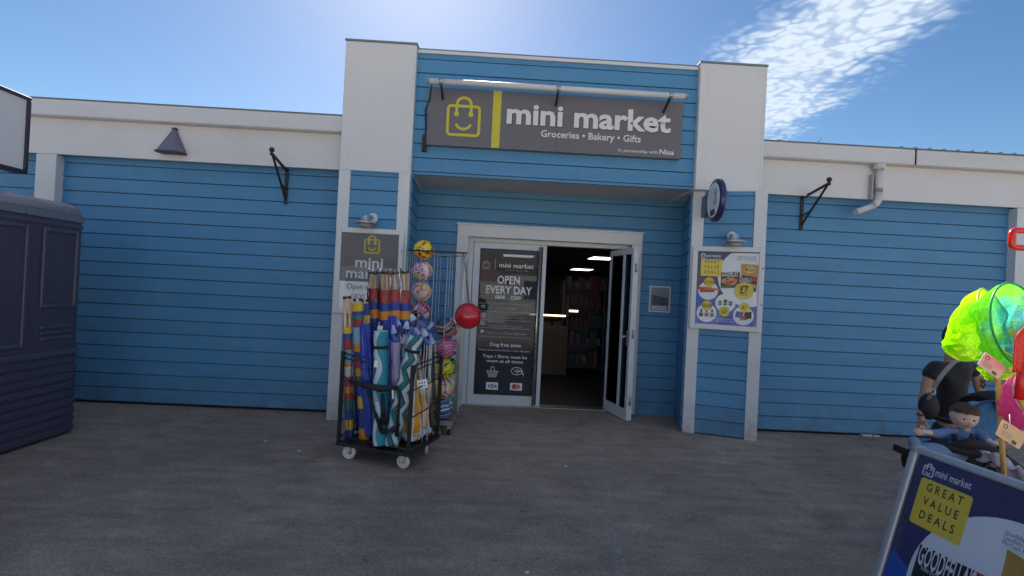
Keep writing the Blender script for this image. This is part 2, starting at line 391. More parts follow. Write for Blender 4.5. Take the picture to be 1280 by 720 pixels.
def scuff_mat(name, col, dens, scale=60):
    m = bpy.data.materials.new(name); m.use_nodes = True; t = m.node_tree; b = t.nodes['Principled BSDF']; b.inputs['Base Color'].default_value = (*col, 1); b.inputs['Roughness'].default_value = .9
    n = t.nodes.new('ShaderNodeTexNoise'); n.inputs['Scale'].default_value = scale; n.inputs['Detail'].default_value = 5; tcn = t.nodes.new('ShaderNodeTexCoord'); t.links.new(tcn.outputs['Object'], n.inputs['Vector'])
    r = t.nodes.new('ShaderNodeMapRange'); r.inputs[1].default_value = .42; r.inputs[2].default_value = .72; r.inputs[4].default_value = dens; t.links.new(n.outputs[0], r.inputs[0]); t.links.new(r.outputs[0], b.inputs['Alpha']); return m
# ------------------------------------------------------------------ the shop building
shop = thing('shop_building', 'single storey shop clad in blue boards with white fascia and two white topped piers', 'building')
PITCH = .157
BM = {}
def board_wall(p0, p1, z0, z1, first=0.0, name='board'):
    """boards from p0 to p1 (left to right seen from outside), every board an object sharing one mesh"""
    p0, p1 = Vector(p0), Vector(p1); d = p1-p0; Lw = d.length; a = math.atan2(d.y, d.x)
    key = round(Lw, 3)
    if key not in BM:
        mb = MB(); P = [(0, .0045), (-.021, .0045), (-.0235, .008), (-.017, .1515), (-.014, .1545), (0, .1545)]
        V = [(x, y, z) for x in (0, Lw) for y, z in P]; k = 6
        mb.add(V, [tuple(range(k)), tuple(range(2*k-1, k-1, -1))]+[(i, (i+1) % k, (i+1) % k+k, i+k) for i in range(k)])
        BM[key] = mb.mesh('board', m_board)
    z = z0
    while z < z1-.02:
        o = bpy.data.objects.new(name, BM[key]); COL.objects.link(o); o.parent = shop
        o.location = (p0.x, p0.y, z); o.rotation_euler = (random.uniform(-.003, .003), random.uniform(-.0006, .0006)/max(Lw, 1), a)
        if z+PITCH > z1: o.scale = (1, 1, (z1-z)/PITCH)
        z += PITCH
ZS, ZG, ZT = 2.765, 3.16, 4.15
# wings
def part(name, mb, m, bev=0, parent=None): return ob(name, mb, m, parent or shop, bev)
board_wall((-5.03, 0), (-1.80, 0), .03, ZS+.05)
board_wall((-8.6, 0), (-5.25, 0), .03, ZS+.05)
board_wall((2.80, 0), (5.955, 0), .03, ZS+.05)
board_wall((6.19, 0), (8.9, 0), .03, ZS+.05)
part('wall', MB().box(-8.6, -1.2, .003, .16, .02, 3.28).box(2.25, 8.9, .003, .16, .02, 3.28), m_back)
part('wall', MB().box(-8.75, -8.6, .0, 16, 0, 3.28), m_back); part('wall', MB().box(8.9, 9.05, 0, 16, 0, 3.28), m_back)
part('wall', MB().box(-8.75, 9.05, 16, 16.15, 0, 3.3), m_back)
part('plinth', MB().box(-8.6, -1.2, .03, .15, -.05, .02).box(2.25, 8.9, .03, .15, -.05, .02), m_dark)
part('packing_block', MB().box(4.30, 4.42, -.03, .1, -.02, .022), m_white2)
part('packing_block', MB().box(4.44, 4.52, -.025, .1, -.02, .018), m_white2)
for x0, x1 in ((-8.75, -1.856), (2.83, 9.05)):
    part('fascia', MB().box(x0, x1, -.12, -.09, ZS, ZG+.02).box(x0, x1, -.09, .003, ZS+.02, ZS+.04), m_white, .003)
part('gutter', MB().box(-8.8, -1.857, -.225, -.10, ZG, 3.345), m_gutter, .012)
part('gutter', MB().box(2.832, 5.0-.38, -.225, -.10, ZG, 3.345), m_gutter, .012)
part('gutter', MB().box(5.0-.376, 9.1, -.225, -.10, ZG, 3.343), m_gutter, .012)
part('gutter_lip', MB().box(-8.8, -1.858, -.232, -.09, 3.345, 3.352), mat('flashing_grey', (.20, .24, .26), .5, .3)); part('gutter_lip', MB().box(2.834, 9.1, -.232, -.09, 3.345, 3.352), mat('flashing_grey', (.20, .24, .26), .5, .3))
part('gutter_joint', MB().box(5.0-.379, 5.0-.374, -.2262, -.2, ZG+.01, 3.35), m_dark)
for x0, x1 in ((-5.25, -5.03), (5.955, 6.19)): part('post', MB().box(x0, x1, -.118, .003, .0, ZS-.002), m_white2, .003)
part('roof', MB().box(-8.8, 9.1, -.1, 16.15, 3.29, 3.335), mat('roof_sheet', (.2, .21, .22), .6))
mb = MB()
for i in range(16): part('roof_rib', MB().tube([(4.50+.168*i, -.17, 3.372), (4.50+.168*i, 1.5, 3.372)], .018, 6), MATS['flashing_grey'])
# piers: white box above, boarded pillar below
for x0, x1 in ((-1.853, -1.079), (2.073, 2.826)):
    part('pier_box', MB().box(x0, x1, -.29, .75, 2.74, 4.145), m_white, .006)
    part('pier_cap', MB().box(x0-.008, x1+.008, -.298, .758, 4.145, 4.165), MATS['flashing_grey'])
    s_ = 1 if x0 < 0 else -1
    e = x0+.085 if x0 < 0 else x0+.10
    part('panel_seam', MB().box(e, e+.006, -.2915, -.2895, 2.75, 4.14), m_white2)
    part('edge_trim', MB().box(x1-.028, x1-.001, -.293, -.289, 2.75, 4.14), m_white2, .001)
    part('pier_lip', MB().box(x0-.01, x1+.01, -.30, -.0, 2.728, 2.742), m_white2, .002)
def pier_lower(pl, pr, zb_l, zb_r):
    pl, pr = Vector((*pl, 0)), Vector((*pr, 0)); d = (pr-pl); W = d.length; d.normalize(); n = Vector((d.y, -d.x, 0))
    tw = .125
    board_wall((pl+d*tw*.8).xy, (pr-d*tw*.8).xy, .01, 2.73)
    for a, b in ((0, tw), (W-tw, W)):
        c = pl+d*(a+b)/2+n*.012
        part('corner_trim', MB().obox(c+Vector((0, 0, (2.73+.0)/2)), d*(b-a)/2, n*.022, Vector((0, 0, 2.73/2))), m_white2, .003)
    mb = MB(); c = pl+d*W/2-n*.03
    mb.obox(c+Vector((0, 0, 1.365)), d*(W/2-.01), n*.029, Vector((0, 0, 1.365))); part('pillar_core', mb, m_back)
pier_lower((-1.853, -.262), (-1.079, -.262), 0, 0)
pier_lower((2.110, -.150), (2.838, -.385), 0, 0)
board_wall((-1.082, -.25), (-1.150, .56), .01, 2.74)
board_wall((2.294, .56), (2.116, -.13), .01, 2.74)
part('side_wall', MB().obox((-1.125, .17, 1.37), (.03, -.4, 0), (.01, 0, 0), (0, 0, 1.37)).obox((-1.83, -.12, 1.37), (0, .14, 0), (.015, 0, 0), (0, 0, 1.37)), m_back)
part('side_wall', MB().obox((2.215, .22, 1.37), (.088, .345, 0), (.004, 0, 0), (0, 0, 1.37)).obox((2.815, -.17, 1.37), (0, .165, 0), (.012, 0, 0), (0, 0, 1.36)), m_board)
# header between the piers
board_wall((-1.079, -.205), (2.073, -.205), 2.77, 4.085)
part('header_backing', MB().box(-1.08, 2.074, -.202, -.12, 2.762, 4.10), m_back)
part('header_cap', MB().box(-1.078, 2.072, -.235, .9, 4.088, 4.128), m_white2, .004)
part('header_cap_flashing', MB().box(-1.078, 2.072, -.24, .9, 4.128, 4.136), MATS['flashing_grey'])
part('soffit', MB().box(-1.30, 2.32, -.20, .62, 2.748, 2.762), m_soffit)
part('soffit_trim', MB().box(-1.074, 2.068, -.232, -.203, 2.738, 2.766), m_board, .002)
part('upstand', MB().box(-1.85, 2.82, .76, 1.0, 3.3, 4.10), m_back)
# recess wall with the doorway
DX0, DX1, DZ = -.61, 1.755, 2.309
board_wall((-1.15, .56), (DX0+.01, .56), .01, 2.75); board_wall((DX1-.01, .56), (2.294, .56), .01, 2.75)
board_wall((DX0+.01, .561), (DX1-.01, .561), .01+PITCH*14, 2.75)
part('wall', MB().box(-1.3, DX0+.05, .563, .70, 0, 2.75).box(DX1-.05, 2.35, .563, .70, 0, 2.75).box(DX0+.05, DX1-.05, .563, .70, DZ-.05, 2.75), m_back)
part('corner_bead', MB().box(2.262, 2.284, .52, .55, .01, 2.74), m_board, .003); part('corner_bead', MB().box(-1.146, -1.128, .52, .55, .01, 2.74), m_board, .003)
part('skirting', MB().box(DX1, 2.27, .525, .55, .0, .016), m_board); part('skirting', MB().box(-1.13, DX0, .525, .55, 0, .016), m_board)
fw = .145
for x0, x1, z0, z1 in ((DX0, DX0+fw, 0, DZ-fw+.002), (DX1-fw+.01, DX1, 0, DZ-fw+.002), (DX0, DX1, DZ-fw, DZ)):
    part('architrave', MB().box(x0, x1, .515, .66, z0, z1), m_white2, .004)
part('architrave_lip', MB().box(DX0-.012, DX1+.012, .505, .56, DZ, DZ+.022), m_white2, .003)
ix0, ix1 = DX0+fw, DX1-fw+.01        # -.465 .. 1.62
for x0, x1, z0, z1 in ((ix0, ix0+.06, 0, 2.164), (ix1-.05, ix1, 0, 2.164), (ix0+.06, ix1-.05, 2.112, 2.164)):
    part('door_frame', MB().box(x0, x1, .64, .76, z0, z1), m_alu, .003)
part('threshold', MB().box(ix0, ix1, .64, .80, .0, .012), m_galv, .002)
# fixed door leaf on the left, glass with print
def leaf(name, O, d, Wd, H, z0=.012, st=.085, rail_b=.125, rail_t=.075, th=.045, label=None, mid=None):
    O = Vector(O); d = Vector((*d, 0)).normalized(); n = Vector((d.y, -d.x, 0)); Z = Vector((0, 0, 1))
    mb = MB()
    def bx(a, b, za, zb, t=th): mb.obox(O+d*(a+b)/2+Z*(za+zb)/2, d*(b-a)/2, n*t/2, Z*(zb-za)/2)
    bx(0, st, z0, H); bx(Wd-st, Wd, z0, H); bx(st, Wd-st, z0, z0+rail_b); bx(st, Wd-st, H-rail_t, H)
    door = ob(name, mb, m_alu, shop, .003)
    g = MB().obox(O+d*Wd/2+Z*(z0+rail_b+H-rail_t)/2, d*(Wd/2-st), n*.006, Z*(H-rail_t-z0-rail_b)/2)
    pane = ob('pane', g, m_glassf if mid else m_glass, door)
    s2 = MB()
    for a, b, za, zb in ((st-.002, st+.008, z0+rail_b, H-rail_t), (Wd-st-.008, Wd-st+.002, z0+rail_b, H-rail_t), (st, Wd-st, z0+rail_b-.002, z0+rail_b+.008), (st, Wd-st, H-rail_t-.008, H-rail_t+.002)):
        s2.obox(O+d*(a+b)/2+Z*(za+zb)/2, d*(b-a)/2, n*.012, Z*(zb-za)/2)
    ob('gasket', s2, m_rubber, door)
    return door
d1 = leaf('door', (-.400, .70, 0), (1, 0), .95, 2.112, st=.085, mid=True)
d1['label'] = 'closed glazed door leaf with white opening hours print'
hb = MB().tube([(.455, .615, .03), (.455, .615, 2.08)], .013, 10).tube([(.455, .615, .25), (.455, .69, .25)], .009, 6).tube([(.455, .615, 1.85), (.455, .69, 1.85)], .009, 6)
ob('handle', hb, m_chrome, d1)
ob('edge_strip', MB().box(.478, .50, .668, .674, .03, 2.09), m_rubber, d1)
# the folded pair on the right, standing open
d2 = leaf('door', (1.415, .735, 0), (.155, -.57), .59, 2.09, st=.05, rail_b=.13, rail_t=.07, th=.04)
ob('mid_stile', MB().obox(Vector((1.415, .735, 1.05))+Vector((.155, -.57, 0)).normalized()*.36, Vector((.155, -.57, 0)).normalized()*.022, Vector((.57, .155, 0)).normalized()*.02, (0, 0, 1.0)), m_alu, d2, .003)
d2['label'] = 'folded door leaf standing open'
d3 = leaf('door', (1.600, .185, 0), (.03, .50), .49, 2.09, st=.05, rail_b=.13, rail_t=.07, th=.04)
d3['label'] = 'outer leaf of the folded door'
ob('handle', MB().tube([(1.52, .20, 1.02), (1.47, .17, 1.02), (1.47, .17, 1.00)], .012, 8).obox((1.545, .21, 1.0), (.012, -.02, 0), (.01, .004, 0), (0, 0, .09)), m_chrome, d2)
ob('hinge', MB().tube([(1.585, .16, 1.8), (1.585, .16, 1.9)], .012, 8).tube([(1.585, .16, .2), (1.585, .16, .3)], .012, 8).tube([(1.585, .16, 1.0), (1.585, .16, 1.1)], .012, 8), m_galv, d2)
# prints on the left leaf
dp = Plane((0, .6935, 0), FR, FU, d1)
def q(u, v, Y=.69): p = at(u, v, Y); return p.x, p.z
m_film = mat('door_print_white', (.80, .82, .86), .5, var=.02); m_filmd = mat('door_print_pale', (.42, .43, .46), .5); m_filmy = mat('door_print_yellow', (.36, .32, .14), .5)
def dtext(t, u0, u1, v, h, bold=0, m=m_film, name='door_lettering'):
    x0, z = q(u0, v); x1, _ = q(u1, v); dp.text(name, t, (x0+x1)/2, z-h/2, h, m, 1, width=(x1-x0), bold=bold)
x, z = q(608, 331); dp.poly('bag_emblem', bag_logo(x, z-.005, .085, .006), m_filmd)
x, z = q(619, 331); dp.poly('yellow_bar', [[(x-.005, z-.06), (x+.005, z-.06), (x+.005, z+.07), (x-.005, z+.07)]], m_filmy)
dtext('mini market', 624, 667, 331, .062, .01)
dtext('Groceries · Bakery · Gifts', 632, 660, 337.5, .014, 0, m_filmd)
dtext('OPEN', 622, 650, 349, .105, .018); dtext('EVERY DAY', 607, 664.5, 361, .105, .018); dtext('0800 - 2200', 619, 651, 371, .05, .01)
for v in (378.5, 388.5, 399, 409, 420):
    x0, z = q(599, v); x1, _ = q(664, v+.8); dp.poly('ruled_line', [[(x0, z-.002), (x1, z-.002), (x1, z+.003), (x0, z+.003)]], m_filmd)
dtext('What is on today', 612, 645, 384, .028, 0, m_filmd); dtext('Join our group and', 611, 645, 391.5, .022, 0, m_filmd); dtext('tell us about your holiday', 611, 655, 396, .022, 0, m_filmd)
dtext('Follow us on', 610, 630, 402, .022, 0, m_filmd); dtext('instagram @minimarket', 610, 653, 406.5, .022, 0, m_filmd); dtext('Follow us on Twitter @market', 609, 657, 415.5, .026, 0, m_filmd)
for u, v, k in ((604, 383, 0), (604, 393.5, 1), (603, 403.5, 2), (603, 414, 3)):
    x, z = q(u, v)
    if k == 1: dp.poly('social_icon', stroke(rrect(x-.024, z-.024, x+.024, z+.024, .005), .006, True), m_film); dp.text('social_icon', 'f', x, z-.02, .042, m_film, 1, bold=.03)
    elif k == 2: dp.poly('social_icon', stroke(rrect(x-.022, z-.022, x+.022, z+.022, .008), .005, True)+stroke(circ(x, z, .010, 12), .004, True)+[circ(x+.012, z+.013, .003, 6)], m_film)
    elif k == 3: dp.poly('social_icon', [[(x-.026, z-.014), (x-.002, z-.018), (x+.018, z+.002), (x+.026, z+.012), (x+.016, z+.012), (x+.008, z+.018), (x-.002, z+.010), (x-.022, z+.018), (x-.018, z+.002)]], m_film)
    else: dp.poly('social_icon', stroke([(x-.02, z-.014), (x-.02, z+.014), (x+.02, z+.014), (x+.02, z-.014)], .005, True)+stroke([(x-.02, z+.014), (x, z-.002), (x+.02, z+.014)], .004), m_film)
dtext('Dog free zone', 612.5, 651, 430, .048, .01); dtext('Please park furry friends in the dog pen', 599, 662, 436.5, .022, 0, m_film)
dtext('Tops / Shirts must be', 603.5, 659, 444.5, .042, .01); dtext('worn at all times', 608, 654, 450.5, .042, .01)
x, z = q(615.5, 465)
bk = stroke([(x-.078, z+.012), (x+.078, z+.012)], .008)+stroke([(x-.066, z+.008), (x-.046, z-.062), (x+.046, z-.062), (x+.066, z+.008)], .007)+stroke(arc(x, z+.03, .024, 200, -20, 8, .045), .006)
for i in range(6): a = x-.048+.0192*i; bk += stroke([(a, z), (x+(a-x)*.72, z-.052)], .006)
dp.poly('basket_icon', bk, m_film)
x, z = q(646, 464)
ck = stroke(circ(x, z, .072, 26, .048), .006, True)
for i in range(4): ck += stroke(arc(x-.042+i*.004, z, .012+.013*i, -38, 38, 6), .0055)
ck += stroke([(x+.012, z-.012), (x+.052, z+.012), (x+.092, z-.05)], .014)
dp.poly('contactless_icon', ck, m_film)
x, z = q(615, 482.5); dp.poly('card_sticker', [rrect(x-.078, z-.048, x+.078, z+.048, .006)], m_paper); dp.text('card_lettering', 'VISA', x, z-.024, .048, mat('card_blue', (.02, .03, .16), .4), 2, width=.115, bold=.03, shear=.2)
x, z = q(645, 483.5); dp.poly('card_sticker', [rrect(x-.078, z-.048, x+.078, z+.048, .006)], m_paper)
dp.poly('card_disc', [circ(x-.022, z, .034)], mat('card_red', (.35, .03, .02), .4), 2); dp.poly('card_disc', [circ(x+.022, z, .034)], mat('card_orange', (.55, .24, .05), .4), 3)

# interior
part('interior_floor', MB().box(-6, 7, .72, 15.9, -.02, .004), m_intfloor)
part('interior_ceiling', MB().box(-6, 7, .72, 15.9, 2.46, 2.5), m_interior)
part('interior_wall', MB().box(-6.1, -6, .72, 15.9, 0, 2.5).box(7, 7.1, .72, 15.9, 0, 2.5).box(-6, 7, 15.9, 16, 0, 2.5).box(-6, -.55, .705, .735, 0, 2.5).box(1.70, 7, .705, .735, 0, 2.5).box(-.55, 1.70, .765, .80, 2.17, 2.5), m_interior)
m_lit = mat('ceiling_light_lit', (.9, .9, .9), .5, emit=((1, .97, .92), 1.6))
def ceiling_light(u, v, lab, wd=.6, dp_=.6):
    d = ray(u, v); p = CAM+d*((2.44-CAM.z)/d.z)
    t = thing('ceiling_light', lab, 'ceiling light', (p.x, p.y, 2.46), 0, 'square ceiling lights inside the shop')
    ob('frame', MB().box(-wd/2, wd/2, -dp_/2, dp_/2, -.02, 0), m_white2, t); ob('diffuser', MB().box(-wd/2+.02, wd/2-.02, -dp_/2+.02, dp_/2-.02, -.026, -.021), m_lit, t)
ceiling_light(752, 323, 'lit square ceiling panel in the shop, the nearer one in the open doorway', .60, .85)
ceiling_light(727, 337, 'lit square ceiling panel in the shop, the farther one in the open doorway', .75, 1.1)
ceiling_light(648, 320, 'lit square ceiling panel seen through the closed glazed door leaf', .85, .85)
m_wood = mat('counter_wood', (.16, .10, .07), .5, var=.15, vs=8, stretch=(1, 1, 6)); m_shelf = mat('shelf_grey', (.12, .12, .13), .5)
t = thing('display_counter', 'wood fronted display counter with a warm light strip inside the doorway', 'counter', (at(692, 430, 3.2).x+.0, 3.2, 0))
ob('carcass', MB().box(-.50, .26, 0, .6, 0, .9), m_wood, t, .01)
for i in range(5): ob('drawer_front', MB().box(-.49, .25, -.02, -.001, .06+i*.165, .205+i*.165), m_wood, t, .004)
ob('shelf', MB().box(-.5, .26, .05, .6, 1.05, 1.08).box(-.5, -.47, .05, .6, .9, 1.5).box(.23, .26, .05, .6, .9, 1.5), m_shelf, t)
ob('light_strip', MB().box(-.46, .20, .04, .06, 1.075, 1.10), mat('warm_light_strip', (1, .8, .5), .5, emit=((1, .72, .42), 2.2)), t)
for k in range(3): ob('bread_basket', MB().box(-.42+.2*k, -.26+.2*k, .1, .4, .9, .98), m_wood, t, .01)
for n_, (u0, Y0, lab) in enumerate(((728, 3.7, 'dark shelf unit stocked with small packs behind the counter'), (760, 4.6, 'dark shelf unit at the right inside the open doorway'))):
    p = at(u0, 430, Y0); t = thing('shelf_unit', lab, 'shelf unit', (p.x, Y0, 0))
    ob('upright', MB().box(-.42, -.38, 0, .45, 0, 1.75), m_shelf, t); ob('upright', MB().box(.38, .42, 0, .45, 0, 1.75), m_shelf, t); ob('back_panel', MB().box(-.38, .38, .42, .44, 0, 1.75), m_shelf, t)
    for k in range(5):
        ob('shelf', MB().box(-.38, .38, 0, .42, .15+.36*k, .175+.36*k), m_shelf, t)
        x = -.35
        while x < .30:
            ww = random.uniform(.06, .13); hh = random.uniform(.12, .27)
            c = random.choice([(.3, .05, .04), (.05, .1, .3), (.4, .38, .35), (.35, .25, .05), (.06, .2, .1), (.25, .1, .25)])
            o = ob('packet', MB().box(x, x+ww*.9, .03, .2, .176+.36*k, .176+.36*k+hh), mat('pack_%d' % int(sum(c)*1000+c[0]*77), tuple(q_*.6+.03 for q_ in c), .4), t, .004); x += ww
# light glare strip of the till beyond
t = thing('till_screen', 'small lit till screen glowing beside the counter', 'screen', (at(718, 404, 3.1).x, 3.45, .9))
ob('stand', MB().box(-.03, .03, -.03, .03, 0, .2), m_black, t); ob('screen', MB().obox((0, -.03, .28), (.13, 0, 0), (0, .012, 0), (0, .0, .09)), m_black, t, .005); ob('display', MB().box(-.11, .11, -.046, -.043, .26, .30), mat('till_glow', (.8, .6, .4), .4, emit=((1, .8, .6), .9)), t)

# ------------------------------------------------------------------ the long sign over the door
sg = thing('shop_sign', 'long grey mini market sign board with a yellow bar above the entrance', 'sign', (0, -.26, 0))
ob('panel', MB().box(-.925, 1.895, -.028, .028, 3.056, 3.694), m_signgrey, sg, .004)
ob('panel_joint', MB().box(.50, .503, -.0295, -.027, 3.06, 3.69), m_rubber, sg)
SP = Plane((0, -.029, 0), FR, FU, sg, .002)
def s(u, v): p = at(u, v, -.29); return p.x, p.z
x, z = s(579.5, 147); SP.poly('bag_emblem', bag_logo(x, z-.02, .345, .030), m_yellow, 1, .006)
x0, z0 = s(612, 184); x1, z1 = s(624, 114); SP.poly('yellow_bar', [[(x0+.015, 3.064), (x0+.105, 3.064), (x0+.105, 3.694), (x0+.015, 3.694)]], m_yellow, 1, .004)
x0, z0 = s(632, 152); x1, z1 = s(837, 163)
SP.text('lettering', 'mini market', (x0+x1)/2, 3.345, .235, m_signwhite, 3, width=x1-x0, bold=.03); 
SP.text('lettering', 'mini market', (x0+x1)/2+.004, 3.340, .235, m_rubber, 1, width=x1-x0, bold=.034)
x0, _ = s(676, 167); x1, _ = s(801, 173); SP.text('small_lettering', 'Groceries • Bakery • Gifts', (x0+x1)/2, 3.215, .078, m_signwhite, 2, width=x1-x0, bold=.016)
x0, _ = s(773, 188); x1, _ = s(822, 190); SP.text('small_lettering', 'In partnership with', (x0+x1)/2, 3.100, .036, m_signwhite, 2, width=x1-x0, bold=.008)
x0, _ = s(824, 188); x1, _ = s(842, 190); SP.text('small_lettering', 'Nisa', (x0+x1)/2, 3.097, .058, m_signwhite, 2, width=x1-x0, bold=.02)
tb = thing('sign_light', 'long white tube light on short arms above the mini market sign', 'light', (0, -.5, 0))
p0, p1 = at(537, 100, -.5), at(857, 121.5, -.5)
zt = (p0.z+p1.z)/2
ob('tube', MB().tube([(p0.x, 0, zt), (p1.x, 0, zt)], .030, 14), m_gutter, tb); ob('end_cap', MB().tube([(p1.x-.0, 0, zt), (p1.x+.02, 0, zt)], .033, 14).tube([(p0.x-.02, 0, zt), (p0.x, 0, zt)], .033, 14), mat('cap_grey', (.3, .3, .32), .5), tb)
for xx in (p0.x+.12, (p0.x+p1.x)/2, p1.x-.16):
    ob('arm', MB().bar((xx, .27, zt-.12), (xx, 0, zt-.01), .02, .03), m_iron, tb); ob('clip', MB().tube([(xx-.02, 0, zt), (xx+.02, 0, zt)], .034, 12), m_galv, tb)
ob('cable', MB().tube([(p0.x+.02, .03, zt-.03), (p0.x-.02, .2, zt-.12), (p0.x-.07, .24, zt-.22), (p0.x-.055, .25, zt-.42), (p0.x-.06, .25, zt-.60)], .008, 6).box(p0.x-.085, p0.x-.04, .22, .27, zt-.68, zt-.5), m_rubber, tb)

# ------------------------------------------------------------------ fittings on the piers
def pier_lamp(u, v, Y, lab):
    p = at(u, v, Y); t = thing('wall_lamp', lab, 'lamp', (p.x, Y, p.z), 0, 'round metal lamps over the poster frames')
    m = mat('lamp_silver', (.50, .52, .56), .3, .75, dirt=.3, dirtcol=(.2, .19, .18))
    ob('back_plate', MB().lathe([(.055, 0), (.055, .012), (.045, .018)], (.03, .018, .05), (0, -1, 0), 16), m_white2, t)
    ob('arm', MB().tube([(.03, -.0, .05), (.03, -.06, .06), (.0, -.10, .04), (-.01, -.11, 0)], .016, 8), m, t)
    ob('shade', MB().lathe([(.045, .055), (.05, .05), (.053, .0), (.125, -.022), (.128, -.032), (.11, -.034), (.06, -.03)], (-.01, -.12, 0), (0, 0, 1), 20), m, t)
    ob('lamp_glass', MB().lathe([(.075, -.034), (.075, -.06), (.05, -.075), (.0, -.078)], (-.01, -.12, 0), (0, 0, 1), 16), mat('lamp_glass_dusty', (.3, .3, .31), .25, var=.2, vs=30), t)
pier_lamp(462, 278, -.30, 'silver wall lamp above the left mini market poster frame')
pier_lamp(912, 301, -.36, 'silver wall lamp above the right GREAT VALUE DEALS poster')

def poster_frame(name, lab, x0, x1, z0, z1, Y, rz=0.0, fw=.055):
    t = thing(name, lab, 'poster frame', (x0, Y, z0), rz); W, H = x1-x0, z1-z0
    for a, b, c, d in ((0, fw, 0, H), (W-fw, W, 0, H), (fw, W-fw, 0, fw), (fw, W-fw, H-fw, H)):
        ob('frame', MB().box(a, b, -.03, .0, c, d), m_white2, t, .004)
    ob('backboard', MB().box(fw*.9, W-fw*.9, -.014, .0, fw*.9, H-fw*.9), m_paper, t)
    for zz in (.32*H, .75*H): ob('lock', MB().lathe([(.008, 0), (.008, .004)], (W-fw*.3, -.03, zz), (0, -1, 0), 8), m_rubber, t)
    return t, W, H
t, W, H = poster_frame('poster_frame', 'tall white frame with mini market logo on grey, behind the windbreak trolley', -1.835, -1.105, 1.17, 2.10, -.30)
PP = Plane((0, -.0145, 0), FR, FU, t, .0008); fw = .055
PP.poly('poster_ground', [[(fw, H*.375), (W-fw, H*.375), (W-fw, H-fw), (fw, H-fw)]], m_signgrey)
PP.poly('bag_emblem', bag_logo(W/2+.02, H*.80, .155, .016), m_yellow, 2)
PP.text('lettering', 'mini', W/2+.00, H*.545, .115, m_signwhite, 2, bold=.02, width=.30); PP.text('lettering', 'market', W/2+.0, H*.415, .115, m_signwhite, 2, bold=.02, width=.50)
PP.text('lettering', 'Open every day', W/2+.02, H*.285, .062, m_ink, 2, width=.50); PP.text('lettering', '0800 - 2200', W/2, H*.17, .062, m_ink, 2, width=.36)
ob('glazing', MB().box(fw, W-fw, -.024, -.022, fw, H-fw), m_acryl, t)

